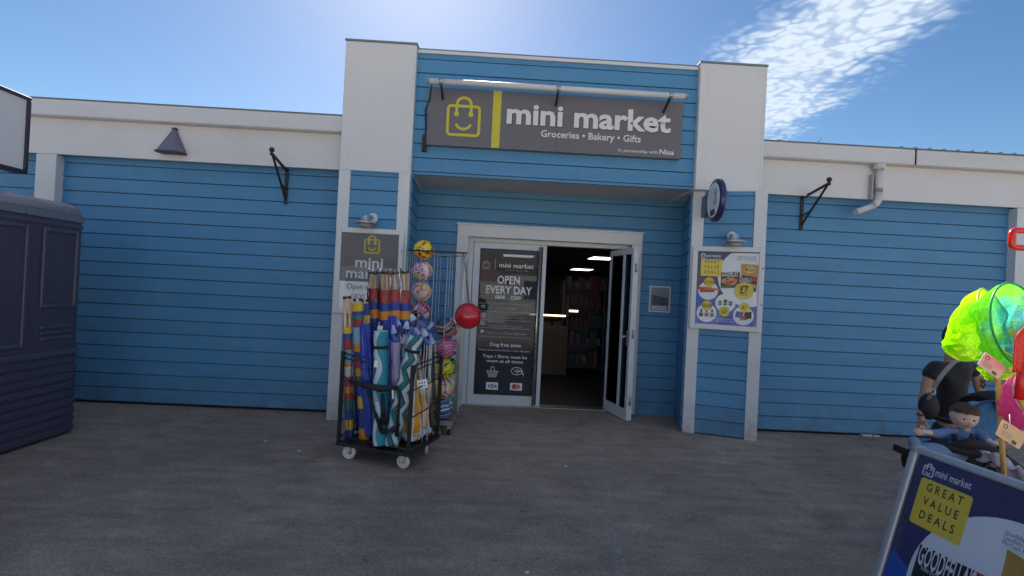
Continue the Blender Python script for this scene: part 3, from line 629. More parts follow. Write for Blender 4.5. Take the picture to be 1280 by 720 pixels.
# poster artwork shared by the pier frame and the pavement board --------------------------------
m_badge = mat('badge_yellow', (.72, .58, .04), .35, var=.02)
def deals(PP, W, H, x0, z0, parent, big=False):
    """x0,z0 lower left of the printed sheet W x H"""
    X = lambda a: x0+a*W; Z = lambda b: z0+b*H
    PP.poly('poster_ground', [[(X(0), Z(0)), (X(1), Z(0)), (X(1), Z(1)), (X(0), Z(1))]], m_navy, 1)
    low = [(X(0), Z(0)), (X(1), Z(0)), (X(1), Z(.30))]+[(X(1-a/10), Z(.30+.18*math.sin(a/10*PI*.5)-.0*a)) for a in range(1, 11)]
    PP.poly('poster_wave', [[(X(0), Z(0)), (X(1), Z(0)), (X(1), Z(.36)), (X(.75), Z(.30)), (X(.45), Z(.33)), (X(.2), Z(.42)), (X(0), Z(.50))]], m_pblue, 2)
    # white disc clipped at the right edge
    R = .40*W*1.3; cx, cz = X(.87), Z(.665); pts = []
    if big: R = .345; cx, cz = X(.75), Z(.45)
    for i in range(61):
        a = 2*PI*i/60; px2, pz2 = cx+R*math.cos(a), cz+R*math.sin(a)*1.0
        pts.append((min(px2, X(1)), min(pz2, Z(.985))))
    PP.poly('poster_disc', [pts[:-1]], m_paper, 3)
    PP.poly('bag_emblem', bag_logo(X(.092), Z(.935), .036*W/.5, .004*W/.5), m_paper, 4)
    PP.text('lettering', 'mini market', X(.262), Z(.922), .028*W/.5, m_paper, 4, width=.24*W, bold=.01)
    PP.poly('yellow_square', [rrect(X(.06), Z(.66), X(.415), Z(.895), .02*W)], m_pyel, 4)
    for i, (wd, s_) in enumerate((('GREAT', .27), ('VALUE', .265), ('DEALS', .262))):
        PP.text('lettering', wd, X(.238), Z(.838-.070*i), .030*W/.5, m_ink, 5, width=s_*W*.92, bold=.012, space=1.55)
    # frozen food picture
    mb_, mr_, mo_, mg_, mp_ = (mat('pack_black', (.02, .018, .02), .4), mat('pack_red', (.42, .05, .035), .4), mat('pack_gold', (.55, .30, .06), .4, var=.2), mat('pack_green', (.06, .22, .07), .4), mat('pizza_topping', (.62, .32, .13), .5, var=.35, vs=60))
    def quad(name, a, m, l): PP.poly(name, [[(X(p), Z(r)) for p, r in a]], m, l)
    if big:
        quad('food_bag', [(.68, .40), (.98, .38), (1.0, .70), (.97, .715), (.665, .745), (.67, .70)], mo_, 5); PP.poly('food_bag_label', [circ(X(.85), Z(.57), .13*W, 24, .07*H)], mat('pack_label_yellow', (.75, .62, .25), .4), 6)
        PP.text('bag_lettering', 'McCain', X(.85), Z(.55), .055*W/.5, m_ink, 7, width=.23*W, bold=.03); quad('food_bag_foot', [(.685, .40), (.98, .38), (.985, .47), (.69, .50)], mat('pack_brown', (.12, .06, .05), .4), 6)
        quad('pizza_box', [(.185, .30), (.665, .32), (.668, .60), (.185, .583)], mb_, 6); quad('pizza_box_label', [(.55, .53), (.667, .53), (.668, .60), (.55, .596)], mr_, 7)
        PP.text('pizza_lettering', "GOODFELLA'S", X(.375), Z(.495), .074*W/.5, m_paper, 8, width=.36*W, bold=.02)
        PP.text('small_lettering', 'THIN STONEBAKED', X(.34), Z(.474), .014*W/.5, m_paper, 8, width=.22*W)
        PP.poly('pizza', [circ(X(.40), Z(.375), .19*W, 30, .095*H)], mp_, 7); PP.poly('pizza_topping', [circ(X(.40)+random.uniform(-.15, .15)*W, Z(.375)+random.uniform(-.065, .065)*H, .018*W, 9) for _ in range(22)], mr_, 8)
        for i, tx in enumerate(("Goodfella's Thin Pepperoni 340g", "Goodfella's Thin Margherita 345g", "McCain Home Chips 700g")): PP.text('fine_print', tx, X(.80), Z(.80-.022*i), .014*W/.5, mat('print_grey', (.2, .2, .24), .4), 5, width=.34*W)
        PP.poly('price_badge', [circ(X(.72), Z(.27), .19*W, 30)], m_badge, 9); PP.text('price_lettering', '£7', X(.72), Z(.235), .09*W/.5, m_ink, 10, bold=.02)
        return
    quad('food_bag', [(.73, .60), (.98, .585), (1.0, .80), (.99, .835), (.72, .845), (.715, .80)], mo_, 5)
    PP.poly('food_bag_label', [circ(X(.86), Z(.76), .09*W, 20, .05*H*.8)], mat('pack_label_yellow', (.75, .62, .25), .4), 6)
    PP.text('small_lettering', 'McCain', X(.86), Z(.745), .030*W/.5, m_ink, 7, width=.15*W, bold=.02)
    quad('food_bag_foot', [(.735, .60), (.98, .585), (.985, .67), (.735, .69)], mat('pack_brown', (.12, .06, .05), .4), 6)
    quad('pizza_box', [(.40, .53), (.72, .545), (.70, .735), (.40, .72)], mb_, 6)
    PP.poly('pizza', [circ(X(.555), Z(.60), .145*W, 24, .052*H)], mp_, 7)
    tp = [circ(X(.555)+random.uniform(-.11, .11)*W, Z(.60)+random.uniform(-.035, .035)*H, .016*W, 8) for _ in range(16)]
    PP.poly('pizza_topping', tp, mr_, 8)
    quad('pizza_box_foot', [(.40, .50), (.71, .515), (.72, .545), (.40, .53)], mg_, 6)
    PP.text('pizza_lettering', "GOODFELLA'S", X(.545), Z(.664), .046*W/.5, m_paper, 8, width=.26*W, bold=.015)
    quad('pizza_box', [(.66, .50), (.97, .47), (.985, .64), (.67, .66)], mb_, 8)
    quad('pizza_box_label', [(.88, .60), (.985, .60), (.985, .66), (.88, .665)], mr_, 9)
    PP.poly('pizza', [circ(X(.83), Z(.545), .14*W, 24, .042*H)], mo_, 9)
    PP.text('pizza_lettering', "GOODFELLA'S", X(.80), Z(.600), .035*W/.5, m_paper, 9, width=.20*W, bold=.015)
    for i, tx in enumerate(("Goodfella's Thin Pepperoni 340g", "Goodfella's Thin Margherita 345g", "McCain Home Chips 700g")):
        PP.text('fine_print', tx, X(.80), Z(.93-.022*i), .014*W/.5, mat('print_grey', (.2, .2, .24), .4), 5, width=.30*W)
    PP.poly('price_badge', [circ(X(.78), Z(.475), .155*W, 28)], m_badge, 11)
    PP.text('price_lettering', '£7', X(.78), Z(.440), .075*W/.5, m_ink, 12, bold=.02, width=.13*W); PP.text('small_lettering', 'Any 3 frozen', X(.78), Z(.52), .020*W/.5, m_ink, 12, width=.17*W); PP.text('small_lettering', 'items for', X(.78), Z(.495), .020*W/.5, m_ink, 12, width=.12*W); PP.text('small_lettering', 'Meal deal', X(.78), Z(.410), .020*W/.5, m_ink, 12, width=.13*W)
    for (a, b, ba, bb, pr, kind) in ((.20, .46, .21, .575, '£3.50', 0), (.49, .30, .48, .185, '£3', 1), (.19, .155, .19, .255, '£3.25', 2), (.79, .14, .80, .255, '£1', 3)):
        PP.poly('offer_disc', [circ(X(a), Z(b), .165*W, 28)], m_paper, 4)
        if kind == 0:
            for k, (dx, dz) in enumerate(((-.06, .03), (.06, .02), (-.02, -.005))): quad('meat_pack', [(a+dx-.12, b+dz-.02), (a+dx+.12, b+dz-.015), (a+dx+.12, b+dz+.015), (a+dx-.12, b+dz+.02)], mr_ if k != 1 else mat('pack_salmon', (.6, .2, .1), .4), 5+k)
        elif kind == 1:
            for dx in (-.085, 0, .085):
                hh = .05 if dx == 0 else .028
                quad('jar', [(a+dx-.03, b-.03), (a+dx+.03, b-.03), (a+dx+.026, b+hh), (a+dx-.026, b+hh)], mat('jar_dark', (.08, .03, .03), .4), 5); quad('jar_label', [(a+dx-.03, b-.015), (a+dx+.03, b-.015), (a+dx+.03, b+.01), (a+dx-.03, b+.01)], mat('jar_label', (.35, .3, .3), .4), 6)
        elif kind == 2:
            for dx, cc in ((-.09, mb_), (0, mr_), (.09, mg_)):
                quad('can', [(a+dx-.033, b-.055), (a+dx+.033, b-.055), (a+dx+.033, b+.0), (a+dx-.033, b+.0)], cc, 5); quad('bottle', [(a+dx-.02, b+.008), (a+dx+.02, b+.008), (a+dx+.012, b+.05), (a+dx-.012, b+.05)], mb_ if dx else m_pblue, 5)
        else:
            quad('cereal_box', [(a-.13, b-.02), (a-.01, b-.04), (a, b+.05), (a-.12, b+.06)], mat('pack_blue', (.04, .08, .3), .4), 5); quad('cereal_box', [(a+.0, b-.05), (a+.13, b-.03), (a+.13, b+.06), (a+.02, b+.05)], mb_, 5)
            quad('treat_bag', [(a-.05, b-.06), (a+.06, b-.055), (a+.03, b+.0), (a-.03, b-.005)], mr_, 6)
        PP.poly('price_badge', [circ(X(ba), Z(bb), .088*W, 24)], m_badge, 11); PP.text('price_lettering', pr, X(ba), Z(bb)-.012*W/.5, .028*W/.5, m_ink, 12, bold=.02)
    for i, tx in enumerate(('Offers available while stocks last', 'Ask in store for details')): PP.text('fine_print', tx, X(.5), Z(.075-.03*i), .012*W/.5, m_paper, 4)
ang = math.atan2(-.235, .728)
t, W, H = poster_frame('poster_frame', 'white framed GREAT VALUE DEALS poster on the right hand pier', 2.115, 2.850, 1.185, 2.105, -.205, ang)
PP = Plane((0, -.0145, 0), FR, FU, t, .0006); fw = .055
deals(PP, W-2*fw, H-2*fw, fw, fw, t)
ob('glazing', MB().box(fw, W-fw, -.026, -.024, fw, H-fw), m_acryl, t)

# small notice beside the door
t = thing('wall_notice', 'small white framed notice on the boards right of the doorway', 'notice', (0, .537, 0))
x0, z1 = q(812, 357, .53); x1, z0 = q(837, 391, .53)
ob('frame', MB().box(x0, x1, -.014, 0, z0, z1), m_white2, t, .003)
NP = Plane((0, -.0145, 0), FR, FU, t)
NP.poly('notice_sheet', [[(x0+.018, z0+.018), (x1-.018, z0+.018), (x1-.018, z1-.018), (x0+.018, z1-.018)]], mat('notice_grey', (.22, .25, .30), .3))
NP.poly('notice_picture', [[(x0+.03, z0+.09), (x1-.03, z0+.09), (x1-.03, z1-.15), (x0+.03, z1-.11)]], mat('notice_slate', (.07, .09, .13), .3), 2)
NP.poly('notice_lines', [[(x0+.04, z0+.035+.018*i), (x1-.05, z0+.035+.018*i), (x1-.05, z0+.041+.018*i), (x0+.04, z0+.041+.018*i)] for i in range(3)], m_paper, 2)

# round projecting sign
c = at(888, 249, -.62)
t = thing('projecting_sign', 'round navy rimmed sign with pale face sticking out from the right pier', 'sign', (2.20, -.17, c.z), math.radians(-5.5))
m_nv = mat('sign_navy', (.018, .022, .10), .35, coat=.3)
yc = -.40; r = .226
ob('rim', MB().lathe([(r-.035, -.030), (r-.008, -.028), (r, -.018), (r, .018), (r-.008, .028), (r-.035, .030)], (.03, yc, 0), (1, 0, 0), 40), m_nv, t)
ob('face', MB().lathe([(r-.048, -.036), (r-.043, -.028), (r-.043, .028), (r-.048, .036)], (.03, yc, 0), (1, 0, 0), 36, sm=False), mat('sign_face_pale', (.80, .84, .88), .3), t)
ob('bracket', MB().box(-.01, .07, -.20, .005, -.13, .11), m_nv, t, .01)
RP = Plane((-.0065, yc, 0), (0, -1, 0), (0, 0, 1), t)
mk = []
for i in range(6):
    z = .09-.03*i; wv = .05+.02*math.sin(i*2.1)
    mk += stroke([(.09-.0*i-wv, z), (.09-wv*.4, z+.012), (.09, z-.004), (.09+wv*.5, z+.01)], .009)
RP.poly('emblem', mk, m_ink)
RP.poly('emblem_block', [rrect(-.06, -.16, .075, -.10, .01)], m_ink)

# ------------------------------------------------------------------ things on the wings
pa, pb_, pc_ = at(211, 158, -.2), at(193, 190, -.2), at(231, 191, -.2)
t = thing('alarm_lamp', 'triangular dark glazed lantern fixed to the white left fascia', 'lantern', ((pb_.x+pc_.x)/2, -.12, pb_.z))
hw = .138; hh = pa.z-pb_.z
m_al = mat('lantern_violet_grey', (.16, .15, .22), .35, var=.1)
P = [(-hw, 0, .03), (hw, 0, .03), (hw*.8, -.15, .0), (-hw*.8, -.15, 0), (-.014, 0, hh), (.014, 0, hh), (.012, -.03, hh-.0), (-.012, -.03, hh-.0)]
ob('body', MB().add(P, [(0, 3, 2, 1), (4, 5, 6, 7), (0, 1, 5, 4), (1, 2, 6, 5), (2, 3, 7, 6), (3, 0, 4, 7)]), m_al, t, .012, 2)
ob('cap', MB().box(-.026, .026, -.036, -.0, hh-.022, hh+.006), mat('lantern_dark', (.05, .04, .07), .5), t, .006)
ob('base_rim', MB().add([(-hw-.004, .0, .0), (hw+.004, 0, .0), (hw*.83, -.158, -.012), (-hw*.83, -.158, -.012), (-hw-.003, 0, .022), (hw+.003, 0, .022), (hw*.83, -.156, .012), (-hw*.83, -.156, .012)], [(0, 3, 2, 1), (4, 5, 6, 7), (0, 1, 5, 4), (1, 2, 6, 5), (2, 3, 7, 6), (3, 0, 4, 7)]), MATS['lantern_dark'], t, .004)

def wall_bracket(x, zt, sgn, lab):
    # hanging basket bracket: a plate on the boards, a long arm and braces
    t = thing('hanging_bracket', lab, 'bracket', (x, -.024, zt-.40), 0, 'black iron hanging basket brackets')
    L_ = .42; H = .40; dx = 0
    ob('wall_plate', MB().bar((0, -.01, 0), (0, -.01, H), .035, .012, (0, 1, 0)), m_iron, t)
    ob('arm', MB().bar((0, -.01, H-.02), (sgn*.02, -L_, H+.06), .022, .022), m_iron, t)
    ob('brace', MB().bar((0, -.012, .06), (sgn*.02, -L_+.02, H+.04), .02, .016), m_iron, t)
    ob('strut', MB().bar((sgn*.005, -.15, H+.0), (sgn*.005, -.15, .18), .014, .014).bar((0, -.01, .17), (sgn*.005, -.15, .2), .014, .014), m_iron, t)
    ob('finial', MB().ball((sgn*.02, -L_-.01, H+.10), .028, 12).ball((sgn*.02, -L_-.01, H+.055), .02, 10), m_iron, t)
    for zz in (.02, H-.03): ob('bolt', MB().lathe([(.01, 0), (.01, .008)], (0, -.016, zz), (0, -1, 0), 6), m_iron, t)
p = at(357, 252, -.03); wall_bracket(p.x, p.z+.37, 1, 'black iron bracket under the left white fascia')
p = at(1001, 288, -.03); wall_bracket(p.x, p.z+.40, 1, 'black iron bracket under the right white fascia')

# rainwater outlet and short drooping pipe
a = at(1104, 212, -.24); b = at(1104, 250, -.24); c = at(1076, 264, -.30)
t = thing('rainwater_pipe', 'short white rainwater pipe with an angled spout under the right gutter', 'pipe', (a.x, -.12, b.z))
mpv = mat('pvc_weathered', (.58, .58, .58), .4, var=.05, dirt=.45, dirtcol=(.12, .12, .10), vs=9)
z0 = 0
A = Vector((0, -.06, 3.165-b.z)); B = Vector((0, -.06, 0)); Cc = Vector((c.x-a.x, -.10, c.z-b.z))
ob('outlet', MB().lathe([(.055, 0), (.062, -.012), (.062, -.045), (.048, -.07)], A, (0, 0, 1), 18), mpv, t)
ob('down_pipe', MB().tube([A-Vector((0, 0, .07)), B+Vector((0, 0, .03))], .036, 14), mpv, t)
ob('collar', MB().tube([B+Vector((0, 0, .10)), B+Vector((0, 0, .14))], .045, 14), mat('pvc_dirty', (.25, .25, .23), .5), t)
ob('elbow', MB().tube([B+Vector((0, 0, .08)), B, B+Vector((-.04, -.005, -.05)), B+Vector((-.07, -.01, -.065))], .042, 14), mpv, t)
ob('spout', MB().tube([B+Vector((-.05, -.01, -.06)), Cc], .036, 14), mpv, t)
ob('pipe_bracket', MB().box(-.03, .03, -.01, .0, .08, .26).box(-.07, -.05, -.055, 0, .02, .3), mat('bracket_pale', (.40, .38, .36), .7), t)
# loose wire on the roof edge
t = ob('roof_wire', MB().tube([at(960, 178, .3), at(967, 175.5, .3), at(975, 175, .3), at(981, 178, .3)], .006, 5), m_iron); tag(t, 'thin loose wire looping above the right gutter beside the pier', 'wire')
t = ob('roof_twig', MB().tube([at(1020, 182, .2), at(1023, 177, .2), at(1027, 172.5, .2)], [.006, .004, .002], 5), m_iron); tag(t, 'tiny dark twig sticking up over the right gutter', 'twig')
# ------------------------------------------------------------------ across the way (behind the photographer, kiosk seen in the door glass; building and paving added for bounce light)
pv = MB().box(-40, 40, -33, -7.2, -.02, .004); m_pave = mat('bounce_paving', (.52, .45, .36), .85, var=.12, vs=1.5, bump=.2, bs=80, dirt=.3, dirtcol=(.28, .26, .23))
struct('pavement', pv, m_pave)  # unseen pale paving, added to reflect warm sunlight towards the shop front
t = thing('bounce_building', 'unseen long cream building with a tan roof, added across the court to bounce light', 'building', (0, -24, 0))  # unseen building added to throw warm sunlight back at the shop
m_cream = mat('cream_render', (.68, .63, .54), .8, var=.05); m_tan = mat('tan_roof', (.34, .24, .14), .8, var=.15)
ob('wall', MB().box(-34, 34, -8, 0, 0, 3.0), m_cream, t)
ob('roof', MB().add([(-35, .6, 3.0), (35, .6, 3.0), (35, -8.6, 3.0), (-35, -8.6, 3.0), (-31, -4, 4.2), (31, -4, 4.2)], [(0, 1, 5, 4), (2, 3, 4, 5), (1, 2, 5), (3, 0, 4), (0, 3, 2, 1)]), m_tan, t)
for i in range(12): 
    f = ob('window', MB().box(-31+5.4*i, -28.6+5.4*i, -.02, .04, .9, 2.3), m_white2, t); ob('pane', MB().box(-30.9+5.4*i, -28.7+5.4*i, .041, .05, 1.0, 2.2), mat('far_window', (.05, .06, .08), .1), f)
t = thing('garden_kiosk', 'small kiosk with a tan pyramid roof and pale posts in the court opposite the shop', 'kiosk', (-.75, -16.5, 0))
for a in (-1, 1):
    for b in (-1, 1): ob('post', MB().box(a*1.1-.05, a*1.1+.05, b*1.1-.05, b*1.1+.05, 0, 2.0), m_white2, t)
ob('roof', MB().add([(-1.4, -1.4, 1.95), (1.4, -1.4, 1.95), (1.4, 1.4, 1.95), (-1.4, 1.4, 1.95), (-.2, -.2, 2.65), (.2, -.2, 2.65), (.2, .2, 2.65), (-.2, .2, 2.65)], [(0, 1, 5, 4), (1, 2, 6, 5), (2, 3, 7, 6), (3, 0, 4, 7), (4, 5, 6, 7), (0, 3, 2, 1)]), m_tan, t)
ob('counter', MB().box(-1.0, 1.0, -1.0, 1.0, 0, 1.0), m_cream, t, .02)

# ------------------------------------------------------------------ marks on the asphalt
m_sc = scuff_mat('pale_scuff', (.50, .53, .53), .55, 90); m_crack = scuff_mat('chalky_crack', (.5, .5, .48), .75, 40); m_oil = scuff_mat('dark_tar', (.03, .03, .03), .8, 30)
def gp(*a): return [tuple(atz(u, v).xy) for u, v in a]
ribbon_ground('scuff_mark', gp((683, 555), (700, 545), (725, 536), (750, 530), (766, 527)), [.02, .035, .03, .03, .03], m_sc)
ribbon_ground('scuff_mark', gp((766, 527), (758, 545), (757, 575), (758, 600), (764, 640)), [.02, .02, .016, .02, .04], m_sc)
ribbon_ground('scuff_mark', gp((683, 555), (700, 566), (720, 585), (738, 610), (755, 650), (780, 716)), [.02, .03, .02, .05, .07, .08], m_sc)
ribbon_ground('cracked_patch', gp((85, 543), (96, 543), (106, 535), (122, 529), (138, 524), (158, 520)), [.015, .03, .02, .018, .015, .008], m_crack)
ribbon_ground('cracked_patch', gp((110, 541), (120, 537), (132, 536), (150, 538)), [.008, .014, .012, .006], m_crack)
ribbon_ground('tar_spot', gp((651, 640), (654, 639), (658, 640)), [.02, .035, .02], m_oil)
m_litter = mat('litter_white', (.6, .6, .6), .7)
for i, (u, v) in enumerate(((374, 564), (659, 716), (707, 583), (332, 552))):
    p = atz(u, v); o = ob('litter_scrap', MB().obox((0, 0, .004), (.010, .002, 0), (0, .006, .001), (0, 0, .003)), m_litter, loc=p); tag(o, ['tiny white scrap on the asphalt left of the windbreak trolley', 'tiny pale scrap on the asphalt at the bottom edge of the view', 'tiny pale scrap on the asphalt in front of the doorway', 'tiny pale scrap on the asphalt nearest the left wing wall'][i], 'litter', 'white scraps on the asphalt')

# ------------------------------------------------------------------ catering trailer and its roof sign
def atx(u, v, X): d = ray(u, v); return CAM+d*((X-CAM.x)/d.x)
TX = -3.90; TY1 = -1.0; TY0 = -5.4
t = thing('catering_trailer', 'dark navy food trailer with rounded silver roof edge at the left end of the court', 'trailer', (TX, TY1, 0))
m_tr = mat('trailer_navy', (.062, .060, .100), .42, var=.12, vs=3, bump=.1, bs=60, dirt=.3, dirtcol=(.07, .065, .10)); m_tr2 = mat('trailer_trim', (.078, .075, .12), .35, var=.1); m_trs = mat('trailer_silver', (.30, .30, .34), .30, .6, var=.06)
Lt = TY1-TY0
prof = rrect(-2.2, 0, 0, 2.0, .13, 6)
mb = MB(); 
# body with rounded upright corners: plan outline extruded
plan = rrect(-2.2, -Lt, 0, 0, .10, 5); mb.prism(plan, (0, 0, 1.99), (1, 0, 0), (0, 1, 0), 1.95); ob('body', mb, m_tr, t)
rl = MB(); V = []; F = []; n_ = len(plan)
for k in range(5):
    a = k/4*PI/2; ins = .10*(1-math.cos(a)); z = 1.99+.10*math.sin(a)
    for (x, y) in rrect(-2.2+ins, -Lt+ins, -ins, -ins, max(.10-ins*.6, .03), 5): V.append((x, y, z))
for k in range(4):
    for i in range(n_): F.append((k*n_+i, k*n_+(i+1) % n_, (k+1)*n_+(i+1) % n_, (k+1)*n_+i))
F.append(tuple(range(4*n_, 5*n_))); rl.add(V, F, 0, True); ob('roof', rl, m_trs, t)
ob('roof_band', MB().prism(rrect(-2.215, -Lt-.015, .015, .015, .11, 5), (0, 0, 1.985), (1, 0, 0), (0, 1, 0), .06), m_trs, t)
ob('roof_band_lower', MB().prism(rrect(-2.21, -Lt-.01, .01, .01, .105, 5), (0, 0, 1.90), (1, 0, 0), (0, 1, 0), .03), m_tr2, t)
ob('belt_rail', MB().prism(rrect(-2.222, -Lt-.022, .022, .022, .11, 5), (0, 0, .78), (1, 0, 0), (0, 1, 0), .05), m_tr2, t, .008)
for i in range(9):
    ob('skirt_slat', MB().prism(rrect(-2.214, -Lt-.014, .014, .014, .11, 4), (0, 0, .71-.078*i), (1, 0, 0), (0, 1, 0), .062), m_tr, t, .01)
def tpanel(y0, y1, z0, z1):
    for a, b, c, d in ((y0, y0+.03, z0, z1), (y1-.03, y1, z0, z1), (y0+.03, y1-.03, z0, z0+.03), (y0+.03, y1-.03, z1-.03, z1)):
        ob('panel_frame', MB().box(0, .022, a, b, c, d), m_tr2, t, .005)
    ob('panel', MB().box(0, .006, y0+.03, y1-.03, z0+.03, z1-.03), m_tr, t)
tpanel(-.44, -.10, 1.16, 1.84); tpanel(-2.6, -.56, .84, 1.84); tpanel(-4.2, -2.7, .84, 1.84)
for i in range(3): ob('louvre', MB().box(.0, .016, -.42, -.12, .98-.05*i, 1.005-.05*i), m_tr2, t, .004)
for yy in (-1.4, -3.4): ob('wheel', MB().lathe([(.12, -.09), (.28, -.09), (.30, -.04), (.30, .04), (.28, .09), (.12, .09)], (-.22, yy, .30), (1, 0, 0), 20), m_rubber, t)
t = thing('roof_signboard', 'blank white signboard with dark frame standing on the food trailer roof', 'signboard', (TX-.12, -1.52, 2.09))
zb, ztp = .17, .80; y0, y1 = -2.2, 0
ob('face', MB().box(-.04, .04, y0+.03, y1-.03, zb+.03, ztp-.03), m_signwhite, t)
m_fr = mat('signboard_frame', (.03, .02, .05), .4)
for a, b, c, d in ((y0, y1, zb, zb+.03), (y0, y1, ztp-.03, ztp), (y1-.03, y1, zb+.03, ztp-.03), (y0, y0+.03, zb+.03, ztp-.03)): ob('frame', MB().box(-.055, .055, a, b, c, d), m_fr, t, .004)
for yy in (-1.0, -1.95): ob('leg', MB().box(-.025, .025, yy-.025, yy+.025, .0, zb), m_black, t)

# ------------------------------------------------------------------ windbreak trolley
TC = Vector((-.938, -1.318, 0)); TA = math.radians(-18.6)
TR = Matrix.Translation(TC) @ Matrix.Rotation(TA, 4, 'Z')
t = thing('display_trolley', 'black wire sided trolley on white casters holding windbreaks and parasols', 'trolley', TC, TA)
DX, DY = .352, .285
ob('deck', MB().box(-DX, DX, -DY, DY, .125, .15), m_black, t, .006)
m_cw = mat('caster_white', (.66, .66, .66), .4, dirt=.35, dirtcol=(.3, .3, .3), vs=12)
for a in (-1, 1):
    for b in (-1, 1):
        c = ob('caster', MB().box(a*.26-.035, a*.26+.035, b*.20-.035, b*.20+.035, .113, .125).bar((a*.26-.022, b*.20, .113), (a*.26-.026, b*.20-.01, .045), .05, .004, (1, 0, 0)).bar((a*.26+.022, b*.20, .113), (a*.26+.026, b*.20-.01, .045), .05, .004, (1, 0, 0)), m_galv, t)
        ax = Vector((math.cos(TA*-1+.25*a), math.sin(TA*-1+.25*a), 0)) if b > 0 else Vector((.35, -.93, 0)) if a < 0 else Vector((.05, -1, 0))
        w_ = ob('wheel', MB().lathe([(.012, -.014), (.04, -.013), (.052, -.012), (.056, -.006), (.056, .006), (.052, .012), (.04, .013), (.012, .014)], (a*.26, b*.20-.01, .056), ax, 24), m_cw, c)
        ob('axle', MB().lathe([(.010, -.02), (.010, .02)], (a*.26, b*.20-.01, .056), ax, 8), m_galv, c)
posts = [(-DX+.02, -DY+.02, .92), (DX-.02, -DY+.02, .86), (-DX+.02, DY-.02, .92), (DX-.02, DY-.02, .88)]
for x, y, h in posts: ob('upright', MB().box(x-.013, x+.013, y-.013, y+.013, .15, h), m_black, t, .002)
for z in (.20, .48, .70, .86, .90):
    x0, x1, y0, y1 = -DX+.02, DX-.02, -DY+.02, DY-.02
    if z < .3 or z > .8:
        ob('rail', MB().tube([(x0, y0, z), (x1 if z < .8 else -.10, y0-.0, z-.02)], .006, 6), m_black, t)
    ob('rail', MB().tube([(x0, y0, z), (x0, y1, z)], .006, 6), m_black, t); ob('rail', MB().tube([(x1, y0, z-.05), (x1, y1, z-.02)], .006, 6), m_black, t); ob('rail', MB().tube([(x0, y1, z), (x1, y1, z)], .006, 6), m_black, t)
for i in range(1, 4):
    x = -DX+.02+i*.09; ob('wire', MB().tube([(x, -DY+.02, .15), (x, -DY+.02, .88)], .004, 5), m_black, t) if i < 2 else None
for i in range(1, 5): y = -DY+.02+i*.105; ob('wire', MB().tube([(-DX+.02, y, .15), (-DX+.02, y, .90)], .004, 5), m_black, t)
# padded strap hanging along the front
o = ob('cross_strap', MB().tube([TR.inverted()@at(436, 476, -1.55), TR.inverted()@at(455, 481, -1.6), TR.inverted()@at(475, 486, -1.62), TR.inverted()@at(497, 485, -1.62)], [.010, .024, .027, .018], 10), mat('black_webbing', (.015, .014, .017), .7, bump=.5, bs=40), t)
m_web = MATS['black_webbing']

def proper(p): return tuple(round(x, 4) for x in p)
def basis(p, q):
    d = (q-p); L_ = d.length; return d/L_, L_
def roll(p, q, r, bands, parent, name='fabric_roll', n=18, wob=.06, sleeve=False, seg=34):
    """rolled cloth from p to q (local to parent), bands = [(t, material index)], slightly lumpy"""
    d, Ln = basis(p, q); x = d.orthogonal().normalized(); y = d.cross(x); V = []; F = []; mi = []
    ph = random.uniform(0, 6)
    for i in range(seg+1):
        tt = i/seg
        for j in range(n):
            a = 2*PI*j/n; rr = r*(1+wob*math.sin(a*3+ph+tt*5)+wob*.6*math.sin(a*2-tt*11+ph)+wob*.35*math.sin(tt*31+a*5))
            V.append(p+d*(tt*Ln)+(x*math.cos(a)+y*math.sin(a))*rr)
    mb = MB(); 
    for i in range(seg):
        tm = (i+.5)/seg; m_ = 0
        for b0, b1 in bands:
            if tm >= b0: m_ = b1
        for j in range(n): F.append((i*n+j, i*n+(j+1) % n, (i+1)*n+(j+1) % n, (i+1)*n+j)); mi.append(m_)
    mb.v = V; mb.f = F; mb.m = mi; mb.s = [True]*len(F)
    mb.add(V[:n], [tuple(range(n-1, -1, -1))], mi[0]); mb.add(V[-n:], [tuple(range(n))], mi[-1]); return mb
SM = [mat('stripe_'+n_, c, .55, var=.10, vs=30, bump=.2, bs=80) for n_, c in (('blue', (.03, .06, .28)), ('yellow', (.62, .42, .04)), ('red', (.33, .035, .04)), ('green', (.04, .16, .12)), ('white', (.55, .56, .60)), ('orange', (.62, .25, .03)), ('sky', (.20, .42, .56)))]
m_pole = mat('pine_pole', (.72, .47, .28), .5, var=.14, vs=6, stretch=(1, 1, .3)); m_cap = mat('pole_cap', (.03, .02, .02), .6)
BI = dict(b=0, y=1, r=2, g=3, w=4, o=5, s=6)
def windbreak(lab, base, top, Yb, Yt, r, roll_top, pat, poles=3, sleeve=True, pr=.011):
    B = at(*base, Yb); B.z = .152; T = at(*top, Yt)
    t = thing('windbreak', lab, 'windbreak', B, 0, 'rolled striped windbreaks on the trolley')
    d, Ln = basis(B, T); z0 = Vector((0, 0, 0)); q_ = (T-B)*roll_top
    bands = [(a, BI[c]) for a, c in pat]
    ob('fabric_roll', roll(z0, q_, r, bands, t), SM, t)
    for k in range(poles):
        a = 2*PI*k/poles+.6; off = Vector((math.cos(a), math.sin(a), 0))*(r*.55)
        ob('pole', MB().tube([off+z0+d*.01, off+(T-B)*(1-.004*k)], pr, 8), m_pole, t)
        ob('pole_cap', MB().tube([off+(T-B)*(1-.004*k)-d*.001, off+(T-B)*(1-.004*k)+d*.022], pr*1.25, 8), m_cap, t)
    if sleeve:
        mb = roll(q_*.9, (T-B)*1.03, r*1.08, [], t, wob=.08); mb.f = mb.f[:-2]; mb.m = mb.m[:-2]; mb.s = mb.s[:-2]; ob('clear_sleeve', mb, m_clear, t)
    return t
